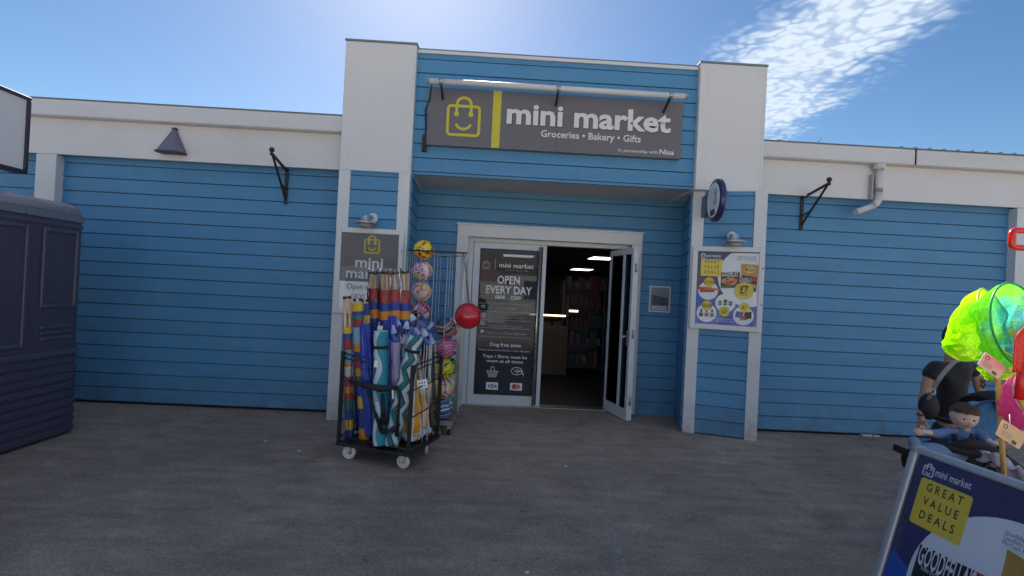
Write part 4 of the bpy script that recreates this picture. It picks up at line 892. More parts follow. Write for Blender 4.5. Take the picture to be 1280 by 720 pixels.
# tall bunch at the back
for k, (u, v, Yb, lb) in enumerate(((468, 341, -1.12, 'tall windbreak with pine poles, leftmost of the tall bunch on the trolley'), (482, 341, -1.16, 'tall windbreak, second from the left in the tall pine poled bunch'), (494, 342, -1.14, 'tall windbreak, third from the left in the tall pine poled bunch'), (506, 341, -1.10, 'tall windbreak with pine poles, rightmost of the tall bunch on the trolley'))):
    windbreak(lb, (u, 540, ), (u, v), Yb, Yb, .056, .89 if k % 2 else .90, [(0, 'b'), (.2, 'r'), (.3, 'y'), (.38, 'b'), (.80, 'o'), (.85, 'b'), (.915, 'r')], 4 if k < 2 else 3)
windbreak('short windbreak with pine poles showing at the trolley left front corner', (437, 544), (434, 373), -1.37, -1.40, .037, .80, [(0, 'b'), (.1, 'y'), (.18, 'b'), (.27, 'g'), (.34, 'r'), (.42, 'o'), (.48, 'r'), (.55, 'w'), (.64, 'o'), (.68, 's'), (.78, 'r'), (.88, 'b'), (.93, 'y')], 2, False, .014)
windbreak('fat striped windbreak with a pale sky blue panel near the left of the trolley', (456, 544), (447, 376), -1.36, -1.40, .048, .985, [(0, 'o'), (.10, 'b'), (.24, 'y'), (.32, 'b'), (.40, 'g'), (.48, 'o'), (.53, 'r'), (.62, 'b'), (.66, 'o'), (.70, 's'), (.82, 'r'), (.87, 'g'), (.90, 'b'), (.93, 'y')], 2, False)
windbreak('blue windbreak with a yellow band standing behind the fat striped one', (464, 540), (456, 377), -1.25, -1.28, .036, .985, [(0, 'b'), (.3, 'o'), (.4, 'b'), (.84, 'y'), (.90, 'b')], 2, False)

def folded(name, lab, cat, base, top, Yb, Yt, radii, m, group=None, pleat=.16, np_=7, twist=.5, seg=30, n=42):
    """a furled canopy: pleated tapering roll; radii from base to top"""
    B = at(*base, Yb); B.z = max(B.z, .152); T = at(*top, Yt); t = thing(name, lab, cat, B, 0, group); d, Ln = basis(B, T)
    x = d.orthogonal().normalized(); y = d.cross(x); V = []; F = []; ph = random.uniform(0, 6)
    for i in range(seg+1):
        tt = i/seg; k = tt*(len(radii)-1); a0 = int(min(k, len(radii)-2)); r = radii[a0]+(radii[a0+1]-radii[a0])*(k-a0)
        for j in range(n):
            a = 2*PI*j/n; rr = r*(1+pleat*math.sin(a*np_+twist*tt*6+ph)+.08*math.sin(tt*23+a*2)+.05*math.sin(tt*41-a*3+ph)); V.append(d*(tt*Ln)+(x*math.cos(a)+y*math.sin(a))*rr)
    for i in range(seg):
        for j in range(n): F.append((i*n+j, i*n+(j+1) % n, (i+1)*n+(j+1) % n, (i+1)*n+j))
    mb = MB().add(V, F, 0, True); mb.add(V[:n], [tuple(range(n-1, -1, -1))]); mb.add(V[-n:], [tuple(range(n))]); ob('canopy', mb, m, t)
    return t, d, Ln
m_royal = mat('nylon_royal_blue', (.015, .05, .42), .38, var=.15, bump=.6, bs=26, sheen=.2)
m_dblue = mat('nylon_dark_blue', (.015, .025, .16), .45, var=.2, bump=.6, bs=30)
t, d, Ln = folded('parasol', 'royal blue furled nylon parasol at the left front of the trolley', 'parasol', (462, 545), (456, 405), -1.47, -1.45, [.030, .038, .042, .044, .034], m_royal)
ob('tie', MB().tube([d*Ln*.6+Vector((.047*math.cos(a/2), .047*math.sin(a/2), 0)) for a in range(13)], .006, 5, closed=False), m_dblue, t); ob('pole', MB().tube([-d*.0, d*(Ln+.03)], .010, 8), m_galv, t)
t, d, Ln = folded('parasol', 'dark blue furled parasol standing behind the strap in mid trolley', 'parasol', (478, 545), (474, 410), -1.25, -1.22, [.02, .04, .046, .05, .036], m_dblue); ob('pole', MB().tube([-d*.0, d*(Ln+.06)], .010, 8), m_galv, t); ob('white_tag', MB().obox(d*Ln*.98+Vector((.02, -.055, 0)), (.024, 0, 0), (0, .002, 0), (0, 0, .045)), m_paper, t)
t, d, Ln = folded('parasol', 'bright blue furled parasol right behind the white tag under the tall windbreaks', 'parasol', (494, 543), (491, 395), -1.2, -1.18, [.02, .04, .05, .05, .042], m_royal); ob('pole', MB().tube([-d*.0, d*(Ln+.05)], .010, 8), m_galv, t)
# rolled mats with teal zigzag
def zig_mat(name, kind):
    m = bpy.data.materials.new(name); m.use_nodes = True; tt = m.node_tree; b = tt.nodes['Principled BSDF']; b.inputs['Roughness'].default_value = .6
    tcn = tt.nodes.new('ShaderNodeTexCoord'); mp = tt.nodes.new('ShaderNodeMapping'); tt.links.new(tcn.outputs['UV'], mp.inputs[0]); sx = tt.nodes.new('ShaderNodeSeparateXYZ'); tt.links.new(mp.outputs[0], sx.inputs[0])
    def mt(op, a, b_=None):
        n = tt.nodes.new('ShaderNodeMath'); n.operation = op
        for i, xx in enumerate((a, b_)):
            if xx is None: continue
            if isinstance(xx, (int, float)): n.inputs[i].default_value = xx
            else: tt.links.new(xx, n.inputs[i])
        return n.outputs[0]
    if kind == 'chevron':   # zigzag running along the length
        z = mt('PINGPONG', mt('MULTIPLY', sx.outputs[1], 5.5), .5); f = mt('FRACT', mt('ADD', mt('MULTIPLY', sx.outputs[0], 4.0), mt('MULTIPLY', z, 1.1)))
        lv = mt('LESS_THAN', f, .42); c1, c2, c3 = (.015, .15, .19), (.50, .60, .62), (.02, .03, .07)
        f2 = mt('GREATER_THAN', f, .86)
    else:                   # big waves
        z = mt('MULTIPLY', mt('SINE', mt('MULTIPLY', sx.outputs[1], 17)), .13); f = mt('FRACT', mt('ADD', mt('MULTIPLY', sx.outputs[0], 2.0), z))
        lv = mt('LESS_THAN', f, .26); f2 = mt('GREATER_THAN', f, .92); c1, c2, c3 = (.02, .26, .36), (.50, .62, .70), (.02, .05, .12)
    x1 = tt.nodes.new('ShaderNodeMixRGB'); tt.links.new(lv, x1.inputs[0]); x1.inputs[1].default_value = (*c1, 1); x1.inputs[2].default_value = (*c2, 1)
    x2 = tt.nodes.new('ShaderNodeMixRGB'); tt.links.new(f2, x2.inputs[0]); tt.links.new(x1.outputs[0], x2.inputs[1]); x2.inputs[2].default_value = (*c3, 1)
    tt.links.new(x2.outputs[0], b.inputs['Base Color']); return m
def rolled(name, lab, cat, base, top, Yb, Yt, r, m, strap=True, group=None, endm=None):
    B = at(*base, Yb); B.z = max(B.z, .16); T = at(*top, Yt); t = thing(name, lab, cat, B, 0, group); d, Ln = basis(B, T)
    x = d.orthogonal().normalized(); y = d.cross(x); n = 28; seg = 24; me = bpy.data.meshes.new('mat_roll'); V = []; F = []; UV = []
    for i in range(seg+1):
        for j in range(n):
            a = 2*PI*j/n; rr = r*(1+.03*math.sin(a*2+i*.3)+.02*math.sin(i*.9+a)); tt = i/seg
            if strap and abs(tt-.86) < .03: rr *= .9
            V.append(d*(tt*Ln)+(x*math.cos(a)+y*math.sin(a))*rr)
    for i in range(seg):
        for j in range(n): F.append((i*n+j, i*n+(j+1) % n, (i+1)*n+(j+1) % n, (i+1)*n+j)); UV += [(j/n, i/seg*Ln), ((j+1)/n, i/seg*Ln), ((j+1)/n, (i+1)/seg*Ln), (j/n, (i+1)/seg*Ln)]
    F.append(tuple(range(seg*n, seg*n+n))); UV += [(0, 0)]*n; F.append(tuple(range(n-1, -1, -1))); UV += [(0, 0)]*n
    me.from_pydata(V, [], F); ul = me.uv_layers.new(name='UVMap')
    for i, u in enumerate(UV): ul.data[i].uv = u
    me.materials.append(m)
    for p in me.polygons: p.use_smooth = len(p.vertices) == 4
    o = bpy.data.objects.new('mat_roll', me); COL.objects.link(o); o.parent = t
    if endm: ob('end_spiral', MB().tube([d*(Ln+.002)+(x*math.cos(a*.6)+y*math.sin(a*.6))*(r*(.15+a*.02)) for a in range(36)], .004, 5), endm, t)
    if strap:
        mb = MB(); c = d*(Ln*.86); mb.tube([c-d*.012, c+d*.012], r*.99, 24); ob('strap', mb, m_web, t)
    return t, d, Ln
m_zw = zig_mat('mat_wave_teal', 'wave'); m_zc = zig_mat('mat_chevron_teal', 'chevron')
t, d, Ln = rolled('beach_mat', 'upright rolled beach mat with teal and white waves in the front of the trolley', 'beach mat', (475, 555), (476, 414), -1.53, -1.53, .062, m_zw, endm=SM[4])
ob('price_tag', MB().obox(d*Ln*.72+Vector((-.02, -.068, 0)), (.014, 0, 0), (0, .002, 0), (0, 0, .028)), m_paper, t)
t, d, Ln = rolled('beach_mat', 'leaning rolled beach mat with teal chevrons across the trolley front', 'beach mat', (489, 556), (520, 420), -1.56, -1.50, .066, m_zc, endm=SM[3])
rolled('beach_mat', 'lower turquoise rolled mat standing behind the strap at the trolley front', 'beach mat', (474, 556), (474, 500), -1.60, -1.58, .050, m_zw, strap=False)
# lilac and white furled parasols, orange and white striped parasol
m_lil = mat('nylon_lilac', (.42, .38, .62), .5, var=.2, bump=.5, bs=30)
folded('parasol', 'lilac furled parasol between the two teal rolled mats', 'parasol', (498, 548), (494, 428), -1.42, -1.42, [.02, .028, .036, .036, .03], m_lil)
def striped(name, cols, nst):
    m = bpy.data.materials.new(name); m.use_nodes = True; tt = m.node_tree; b = tt.nodes['Principled BSDF']; b.inputs['Roughness'].default_value = .55
    tcn = tt.nodes.new('ShaderNodeTexCoord'); sx = tt.nodes.new('ShaderNodeSeparateXYZ'); tt.links.new(tcn.outputs['Object'], sx.inputs[0])
    at2 = tt.nodes.new('ShaderNodeMath'); at2.operation = 'ARCTAN2'; tt.links.new(sx.outputs[1], at2.inputs[0]); tt.links.new(sx.outputs[0], at2.inputs[1])
    mu = tt.nodes.new('ShaderNodeMath'); mu.operation = 'MULTIPLY'; mu.inputs[1].default_value = nst/(2*PI); tt.links.new(at2.outputs[0], mu.inputs[0])
    fr = tt.nodes.new('ShaderNodeMath'); fr.operation = 'FRACT'; tt.links.new(mu.outputs[0], fr.inputs[0]); cr = tt.nodes.new('ShaderNodeValToRGB'); cr.color_ramp.interpolation = 'CONSTANT'
    cr.color_ramp.elements[0].color = (*cols[0], 1); cr.color_ramp.elements[1].position = .55; cr.color_ramp.elements[1].color = (*cols[1], 1); tt.links.new(fr.outputs[0], cr.inputs[0]); tt.links.new(cr.outputs[0], b.inputs['Base Color']); return m
m_orw = striped('canopy_orange_white', ((.72, .33, .02), (.66, .60, .55)), 5)
for lb, bs, tp, Y, rr in (('orange and white furled parasol spreading downward, the left one of two', (515, 548), (518, 452), -1.36, [.080, .078, .055, .032, .018]), ('slim orange and white furled parasol just left of the golden tubes', (531, 541), (524, 455), -1.26, [.050, .046, .034, .022, .014])):
    t, d, Ln = folded('parasol', lb, 'parasol', bs, tp, Y, Y, rr, m_orw, None, .12, 5, .0)
    ob('frill', roll(Vector((0, 0, 0)), d*.07, rr[0]*1.02, [], t, wob=.2), mat('frill_print', (.45, .55, .70), .6, var=.5, vs=45), t); ob('pole', MB().tube([d*0, d*(Ln+.10)], .009, 8), m_pole, t)
m_pat = mat('printed_nylon_blue', (.10, .20, .50), .5, var=.9, vs=22, dirt=.8, dirtcol=(.55, .6, .72), bump=.4, bs=40)
for lb, bs, tp, Y, m_ in (('patterned blue and white furled parasol behind the leaning chevron mat', (505, 548), (503, 436), -1.34, m_pat), ('navy furled parasol behind the golden tubes at the trolley right', (536, 538), (532, 418), -1.08, m_dblue), ('patterned furled parasol low behind the two front mats', (486, 552), (484, 425), -1.36, m_pat), ('navy furled parasol in the rear left corner of the trolley', (447, 538), (451, 398), -1.15, m_dblue)):
    t, d, Ln = folded('parasol', lb, 'parasol', bs, tp, Y, Y, [.018, .034, .040, .042, .034], m_); ob('pole', MB().tube([-d*.0, d*(Ln+.04)], .010, 8), m_galv, t)
# golden / clear tubes
m_gold = mat('holographic_gold', (.42, .33, .20), .25, .7, var=.5, vs=30, bump=.5, bs=50)
for i, (lb, bs, tp, Y, cap) in enumerate((('golden foil tube with a red brown top, shortest of three on the trolley', (535, 542), (528, 447), -1.20, (.25, .07, .04)), ('golden foil tube with a blue cap, middle of three on the trolley', (541, 540), (535, 431), -1.16, (.02, .05, .3)), ('golden foil tube with a bright green cap at the trolley right end', (548, 538), (543, 428), -1.12, (.12, .6, .08)))):
    B = at(*bs, Y); B.z = .152; T = at(*tp, Y); t = thing('foil_tube', lb, 'tube', B, 0, 'golden foil tubes on the trolley'); d = T-B
    ob('tube', MB().tube([Vector((0, 0, 0)), d], .020, 14), m_gold, t); mc = mat('tube_cap_%d' % i, cap, .4); ob('cap', MB().tube([d, d+d.normalized()*.015], .024, 14), mc, t); ob('foot_cap', MB().tube([d*0, d*.03], .023, 14), mc if i == 2 else m_gold, t)
# bamboo canes in a clear bag and the cluster of small printed pinwheel tops
t = thing('cane_bundle', 'bundle of pale bamboo canes in clear wrap behind the leaning chevron mat', 'canes', at(506, 545, -1.30), 0)
B = Vector(t.location); B.z = .152; t.location = B
for k, (u, v) in enumerate(((501, 420), (505, 418), (509, 419), (513, 422))): ob('cane', MB().tube([Vector((.014*k, 0, 0)), at(u, v, -1.30)-B], .009, 7), m_pole, t)
ob('wrap', MB().tube([Vector((.02, 0, .3)), at(507, 425, -1.30)-B], [.032, .036], 14, cap=False), m_clear, t)
m_pb = [mat('foil_pale_blue', (.30, .42, .72), .35, var=.3, vs=20), mat('foil_white_blue', (.55, .62, .80), .35, var=.2), mat('foil_navy', (.02, .04, .20), .35, var=.3), mat('foil_mid_blue', (.08, .16, .5), .35, var=.3)]
random.seed(21)
k = 0
for row in range(4):
    for c_ in range(6+row % 2):
        u = 488+c_*9.5+random.uniform(-2, 2)+row*2; v = 398+row*9.5+random.uniform(-2.5, 2.5)
        if u > 546 or (row == 0 and u > 530) or (row < 1 and u < 500): continue
        Y = -1.30+.05*row-.10*(row > 2)+random.uniform(-.03, .03); Y = -1.10-.09*row
        p = at(u, v, Y); r_ = random.uniform(.028, .040); h_ = random.uniform(.045, .065)
        t = thing('pinwheel', '%s foil top, %s from the left in the %s row of the cluster' % (('pale blue', 'white', 'navy', 'mid blue')[k % 4], ('first', 'second', 'third', 'fourth', 'fifth', 'sixth', 'seventh')[c_], ('highest', 'second', 'third', 'lowest')[row]), 'toy', (p.x, p.y, .152), 0, 'small blue foil toys clustered over the trolley')
        ob('stick', MB().tube([(0, 0, 0), (0, 0, p.z-.152)], .004, 5), m_signwhite, t)
        mb = MB(); z = p.z-.152; mb.lathe([(r_, -.005), (r_*.92, .004), (r_*.35, h_), (.0, h_+.004)], (0, 0, z), (random.uniform(-.5, .5), random.uniform(-.6, .1), 1), 6, sm=False); ob('top', mb, m_pb[k % 4], t); k += 1
# black bag slumped low at the front, hanging from the strap
t = thing('carry_bag', 'slumped black carry bag hanging low at the front of the trolley', 'bag', at(480, 550, -1.63))
Bo = Vector(t.location); mb = MB()
for a, b, r0, r1 in (((458, 488), (478, 540), .009, .022), ((478, 540), (497, 536), .022, .014), ((500, 488), (496, 545), .010, .018), ((478, 492), (480, 530), .016, .026)):
    mb.tube([at(*a, -1.645)-Bo, at((a[0]+b[0])/2, (a[1]+b[1])/2, -1.65)-Bo, at(*b, -1.64)-Bo], [r0, (r0+r1)/2*.8, r1], 10)
ob('bag_body', mb, m_web, t)
ob('label', MB().obox(at(491, 493, -1.69)-Bo, (.006, 0, .001), (0, .001, 0), (-.004, 0, .036)), m_paper, t)
# price card clipped to the right rail
p = at(528, 480, -1.50); t = thing('price_card', 'white price card with blue writing clipped to the trolley side rail', 'card', p, math.radians(18))
cd_ = Vector((.042, 0, .008)); ob('card', MB().obox((0, 0, 0), cd_, (0, .0015, 0), (-.006, 0, .038)), m_paper, t, 0)
CP = Plane((0, -.0022, 0), (cd_.x, 0, cd_.z), (-.16, 0, 1), t)
for i in range(3): CP.poly('blue_mark', [[(-.03+.022*i, .004+.0*i), (-.018+.022*i, .006), (-.018+.022*i, .016), (-.03+.022*i, .014)], [(-.03+.022*i, -.022), (-.018+.022*i, -.02), (-.018+.022*i, -.012), (-.03+.022*i, -.014)]], MATS['stripe_blue'], 1)
ob('ribbon_green', MB().ball(at(545, 474, -1.3)-p, .018, 8, sc=(1, .6, .8)), MATS['tube_cap_2'], t)

# ------------------------------------------------------------------ ball rack
def ball_mat(name, cols, sc=3.0, seed=0, kind='vor'):
    m = bpy.data.materials.new(name); m.use_nodes = True; tt = m.node_tree; b = tt.nodes['Principled BSDF']; b.inputs['Roughness'].default_value = .22; b.inputs['Coat Weight'].default_value = .4
    tcn = tt.nodes.new('ShaderNodeTexCoord'); mp = tt.nodes.new('ShaderNodeMapping'); mp.inputs['Location'].default_value = (seed*1.7, seed*.9, seed*2.3); mp.inputs['Rotation'].default_value = (seed, seed*.7, seed*1.9); tt.links.new(tcn.outputs['Object'], mp.inputs[0])
    n = tt.nodes.new('ShaderNodeTexNoise'); n.inputs['Scale'].default_value = sc*2.2; n.inputs['Detail'].default_value = 1.2; n.inputs['Distortion'].default_value = 1.6 if kind == 'vor' else .3; tt.links.new(mp.outputs[0], n.inputs['Vector'])
    src = n.outputs[0]
    if kind == 'wave':
        wv = tt.nodes.new('ShaderNodeTexWave'); wv.inputs['Scale'].default_value = sc*1.3; wv.inputs['Distortion'].default_value = 5; tt.links.new(mp.outputs[0], wv.inputs['Vector']); src = wv.outputs['Fac']
    cr = tt.nodes.new('ShaderNodeValToRGB'); cr.color_ramp.interpolation = 'CONSTANT'; e = cr.color_ramp.elements
    lo, hi = (.36, .64) if kind == 'vor' else (0.0, 1.0)
    e[0].position = 0; e[0].color = (*cols[0], 1); e[1].position = lo+(hi-lo)/len(cols); e[1].color = (*cols[1], 1)
    for i in range(2, len(cols)): q2 = e.new(lo+(hi-lo)*i/len(cols)); q2.color = (*cols[i], 1)
    tt.links.new(src, cr.inputs[0]); tt.links.new(cr.outputs[0], b.inputs['Base Color']); return m
PK, YL, RD, WH, BK, GN, BL, TL = (.62, .13, .30), (.72, .62, .03), (.5, .03, .03), (.68, .66, .66), (.02, .02, .025), (.12, .4, .08), (.03, .12, .42), (.02, .12, .16)
RX, RY = -.715, -.42
t = thing('ball_rack', 'tall silver wire rack on casters holding play balls left of the door', 'rack', (RX, RY, 0))
m_rw = mat('rack_wire', (.50, .50, .52), .35, .6)
Wr, Dr, Hr = .27, .26, 1.86
ob('base_tray', MB().box(-Wr, Wr, -Dr, Dr, .10, .125), m_galv, t, .004)
for a in (-1, 1):
    for b in (-1, 1):
        c = ob('caster', MB().box(a*(Wr-.04)-.02, a*(Wr-.04)+.02, b*(Dr-.04)-.02, b*(Dr-.04)+.02, .05, .10), m_galv, t); ob('wheel', MB().lathe([(.01, -.012), (.03, -.012), (.034, 0), (.03, .012), (.01, .012)], (a*(Wr-.04), b*(Dr-.04)-.008, .034), (1, .3, 0), 16), m_rubber, c)
for y in (-Dr, 0, Dr):
    for i in range(5):
        x = -Wr+i*Wr/2; ob('wire', MB().tube([(x, y, .12), (x, y, Hr)], .0045, 6), m_rw, t)
for sx in (-1, 1):
    for y in (-Dr/2, Dr/2): ob('wire', MB().tube([(sx*Wr, y, .12), (sx*Wr, y, Hr)], .0045, 6), m_rw, t)
for z in (.14, 1.10, Hr): ob('hoop', MB().tube([(-Wr, -Dr, z), (Wr, -Dr, z), (Wr, Dr, z), (-Wr, Dr, z)], .006, 6, closed=True), m_rw, t)
ob('hang_bar', MB().tube([(-Wr, -Dr, Hr), (Wr+.06, -Dr, Hr-.0)], .008, 6), m_iron, t)
ob('side_post', MB().box(Wr-.012, Wr+.012, Dr-.03, Dr+.0, .12, Hr-.01), m_rw, t, .002)
bd = .108
specs = []
cx0, cx1 = -Wr/2, Wr/2
yy = -Dr/2
fr = [(cx0, 1.86+.02, [BK, YL, YL, RD, YL], 'yellow and black play ball on top of the left column of the rack', 'vor'), (cx0, 1.66, [WH, PK, PK, WH, YL], 'pink patterned play ball second from the top of the rack left column', 'vor'), (cx0, 1.445, [YL, WH, PK, YL, WH], 'white pink and yellow play ball third down in the rack left column', 'vor'), (cx0, 1.235, [PK, PK, BK, WH], 'dark pink play ball fourth down in the rack left column', 'vor')]
for i in range(5): fr.append((cx0, 1.02-.214*i, [WH, BL, PK], 'play ball %s from the tray in the left column, behind the trolley' % ('fifth', 'fourth', 'third', 'second', 'lowest')[i], 'vor'))
fr += [(cx1, 1.085, [TL, TL, WH, (.6, .12, .10)], 'teal ball with white and coral swoosh bands topping the right column', 'wave'), (cx1, .872, [PK, PK, PK, WH, PK], 'pink marbled play ball second down in the rack right column', 'wave'), (cx1, .660, [BK, YL, YL, YL], 'yellow play ball with black strokes, middle of the right column', 'vor'), (cx1, .447, [WH, RD, PK, WH, YL], 'white pink and yellow play ball second from the bottom right', 'vor'), (cx1, .234, [BL, BL, YL, WH, BL], 'blue ball with yellow band at the bottom right of the rack', 'wave')]
random.seed(4)
for i, (x, z, cols, lb, kd) in enumerate(fr):
    rr = bd*.985; o = ob('play_ball', MB().ball((0, 0, 0), rr, 32), ball_mat('ball_print_%d' % i, cols, 3.2, i+1, kd), loc=(RX+x, RY+yy, z)); o.rotation_euler = (random.uniform(-.4, .4), .2, random.uniform(0, 6)); tag(o, lb, 'ball', 'play balls in the wire rack')
back = [(cx1, 1.07, [PK, PK, WH], 'pink play ball in the rear row top right of the rack'), (cx1, .85, [PK, WH, BL], 'play ball in the rear row of the rack, second down on the right'), (cx1, .64, [GN, BK, GN], 'dark green play ball in the rear row of the rack on the right'), (cx1, .43, [PK, WH, YL], 'play ball in the rear row of the rack, second from the bottom'), (cx1, .232, [YL, BL, GN], 'yellow and blue play ball in the rear row bottom right')]
for i, (x, z, cols, lb) in enumerate(back):
    o = ob('play_ball', MB().ball((0, 0, 0), bd*.98, 28), ball_mat('rear_ball_print_%d' % i, cols, 3.2, i+20), loc=(RX+x+.02, RY+Dr/2, z)); tag(o, lb, 'ball', 'play balls in the wire rack')
# big red ball on a cord
p = at(585, 395, RY-Dr-.05); t = thing('red_ball', 'large glossy red ball hanging on a cord from the ball rack', 'ball', p)
m_rb = mat('red_vinyl', (.55, .012, .03), .22, var=.03, coat=.5); ob('ball', MB().ball((0, 0, 0), .133, 36), m_rb, t)
h = Vector((RX+Wr+.02, RY-Dr, Hr)); ob('cord', MB().tube([h-p, Vector((-.004, 0, .131))], .004, 5).tube([h-p+Vector((.02, 0, 0)), Vector((.004, 0, .131))], .004, 5), mat('cord_brown', (.12, .08, .06), .8), t); ob('valve', MB().lathe([(.010, 0), (.006, .012), (0, .013)], (0, 0, .130), (0, 0, 1), 8), m_rb, t)
# ------------------------------------------------------------------ pavement board (bottom right)
NB = Vector((-.9575, -.082, .2765)).normalized(); RB = Vector((.086, -.9963, 0)).normalized(); UB = NB.cross(RB).normalized()
if UB.z < 0: UB = -UB
YT = Vector((1.779, -3.585, .805))           # top left corner of the yellow square
SW, SH = .575, .82
O0 = YT - RB*.06*SW - UB*.895*SH             # lower left of the printed sheet
fwb = .032
toplen = (O0.z)/UB.z                          # length of sheet bottom above the ground along the leaf
foot = O0-UB*toplen
t = thing('pavement_board', 'grey framed GREAT VALUE DEALS pavement board with curved corners at the bottom right', 'pavement board', (foot.x, foot.y, 0))
FO = Vector((foot.x, foot.y, 0))
def lb(a, b, c=0): return O0+RB*a+UB*b+NB*c-FO
m_bf = mat('board_frame_grey', (.42, .47, .52), .35, .55, var=.04)
for (a0, b0), (a1, b1) in (((-fwb/2, -fwb), (-fwb/2, SH+fwb*.7)), ((SW+fwb/2, -fwb), (SW+fwb/2, SH+fwb*.7)), ((-fwb*.7, SH+fwb/2), (SW+fwb*.7, SH+fwb/2)), ((-fwb*.7, -fwb/2), (SW+fwb*.7, -fwb/2))):
    ob('frame', MB().bar(lb(a0, b0, .006), lb(a1, b1, .006), fwb, .028, NB), m_bf, t, .008, 2)
for a in (-fwb/2, SW+fwb/2): ob('corner', MB().lathe([(fwb*.55, -.013), (fwb*.6, 0), (fwb*.55, .016), (0, .018)], lb(a, SH+fwb/2, .006), NB, 20), mat('corner_grey', (.22, .24, .27), .45), t)
ob('panel', MB().obox(lb(SW/2, SH/2, -.012), RB*(SW/2+.02), UB*(SH/2+.02), NB*.006), m_black, t)
ob('leg', MB().bar(lb(-fwb/2, -fwb, .0), lb(-fwb/2, -toplen, .0), .03, .022, NB), m_bf, t, .003); ob('leg', MB().bar(lb(SW+fwb/2, -fwb, .0), lb(SW+fwb/2, -toplen, .0), .03, .022, NB), m_bf, t, .003)
ND = Vector((-NB.x, -NB.y, NB.z)); apex = lb(0, SH+fwb, -.015)
BU = Vector((-UB.x, -UB.y, UB.z)); bl = apex.z/BU.z
for a in (0-fwb/2, SW+fwb/2):
    p = apex+RB*a; ob('rear_leg', MB().bar(p, p-BU*bl, .03, .022, ND), m_bf, t, .003)
ob('rear_panel', MB().obox(apex+RB*SW/2-BU*(bl*.42), RB*SW/2, BU*bl*.38, ND*.006), m_black, t)
BP = Plane(lb(0, 0, -.004), RB, UB, t, .0006)
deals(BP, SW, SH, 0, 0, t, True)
ob('glazing', MB().obox(lb(SW/2, SH/2, .007), RB*SW/2, UB*SH/2, NB*.0008), m_acryl, t)

# ------------------------------------------------------------------ people helpers
m_hairc = mat('hair_child_brown', (.075, .045, .032), .6, var=.3, vs=40, bump=.8, bs=120, stretch=(1, 1, .2)); m_skin = mat('skin', (.50, .30, .22), .5, var=.04, sub=.15); m_skinb = mat('skin_child', (.70, .48, .39), .5, var=.04, sub=.15)
m_hair = mat('hair_dark', (.035, .022, .016), .5, var=.3, vs=40, bump=.8, bs=120, stretch=(1, 1, .2)); m_cloth = mat('cotton_black', (.016, .015, .018), .85, var=.2, bump=.4, bs=30, sheen=.2)
def skin(name, V, E_, m, parent, lv=2, root=None):
    """V: name -> (pos, radius); grown as one continuous surface"""
    names = list(V); me = bpy.data.meshes.new(name); me.from_pydata([V[n][0] for n in names], [(names.index(a), names.index(b)) for a, b in E_], [])
    o = bpy.data.objects.new(name, me); COL.objects.link(o); o.parent = parent
    md = o.modifiers.new('skin', 'SKIN'); md.branch_smoothing = .6; md.use_smooth_shade = True
    for i, n in enumerate(names):
        r = V[n][1]; r = (r, r) if not isinstance(r, tuple) else r; me.skin_vertices[0].data[i].radius = r
        me.skin_vertices[0].data[i].use_root = (n == (root or names[0]))
    sb = o.modifiers.new('sub', 'SUBSURF'); sb.levels = lv; sb.render_levels = lv; me.materials.append(m); return o
def head_mesh(r, wid=.78, deep=.92, child=False):
    """head facing -Y, r = half height; a modelled skull with brow, sockets, nose, lips and chin"""
    n, k = 40, 30; V = []; F = []
    for i in range(k+1):
        th = PI*i/k; z = -math.cos(th); s_ = math.sin(th)
        for j in range(n):
            a = 2*PI*j/n; x = s_*math.sin(a); y = -s_*math.cos(a)      # a=0 is the front
            jaw = 1-.30*max(0, -z-.05)**1.1 if not child else 1-.16*max(0, -z-.1)
            X = x*wid*jaw; Y = y*deep*(1-.10*max(0, -z)); Z = z
            if y > 0: Y *= 1.06
            fr_ = max(0, -y)
            def g(cx, cz, sx, sz): return math.exp(-((X-cx)/sx)**2-((Z-cz)/sz)**2)*fr_
            Y += .10*(g(-.27, .02, .13, .10)+g(.27, .02, .13, .10))          # sockets
            Y -= (.17 if not child else .12)*g(0, -.20, .10, .13)+.07*g(0, -.02, .07, .2)   # nose
            Y -= .045*g(0, -.43, .20, .07)-.02*g(0, -.47, .16, .018); Y += .03*g(0, -.33, .3, .05)
            Y -= .06*g(0, -.75, .22, .15); Y -= (.05 if not child else .12)*(g(-.42, -.3, .24, .24)+g(.42, -.3, .24, .24))
            Y -= .03*g(0, .16, .5, .08)
            V.append((X*r, Y*r, Z*r))
    for i in range(k):
        for j in range(n): F.append((i*n+j, i*n+(j+1) % n, (i+1)*n+(j+1) % n, (i+1)*n+j))
    mb = MB().add(V, F, 0, True); return mb
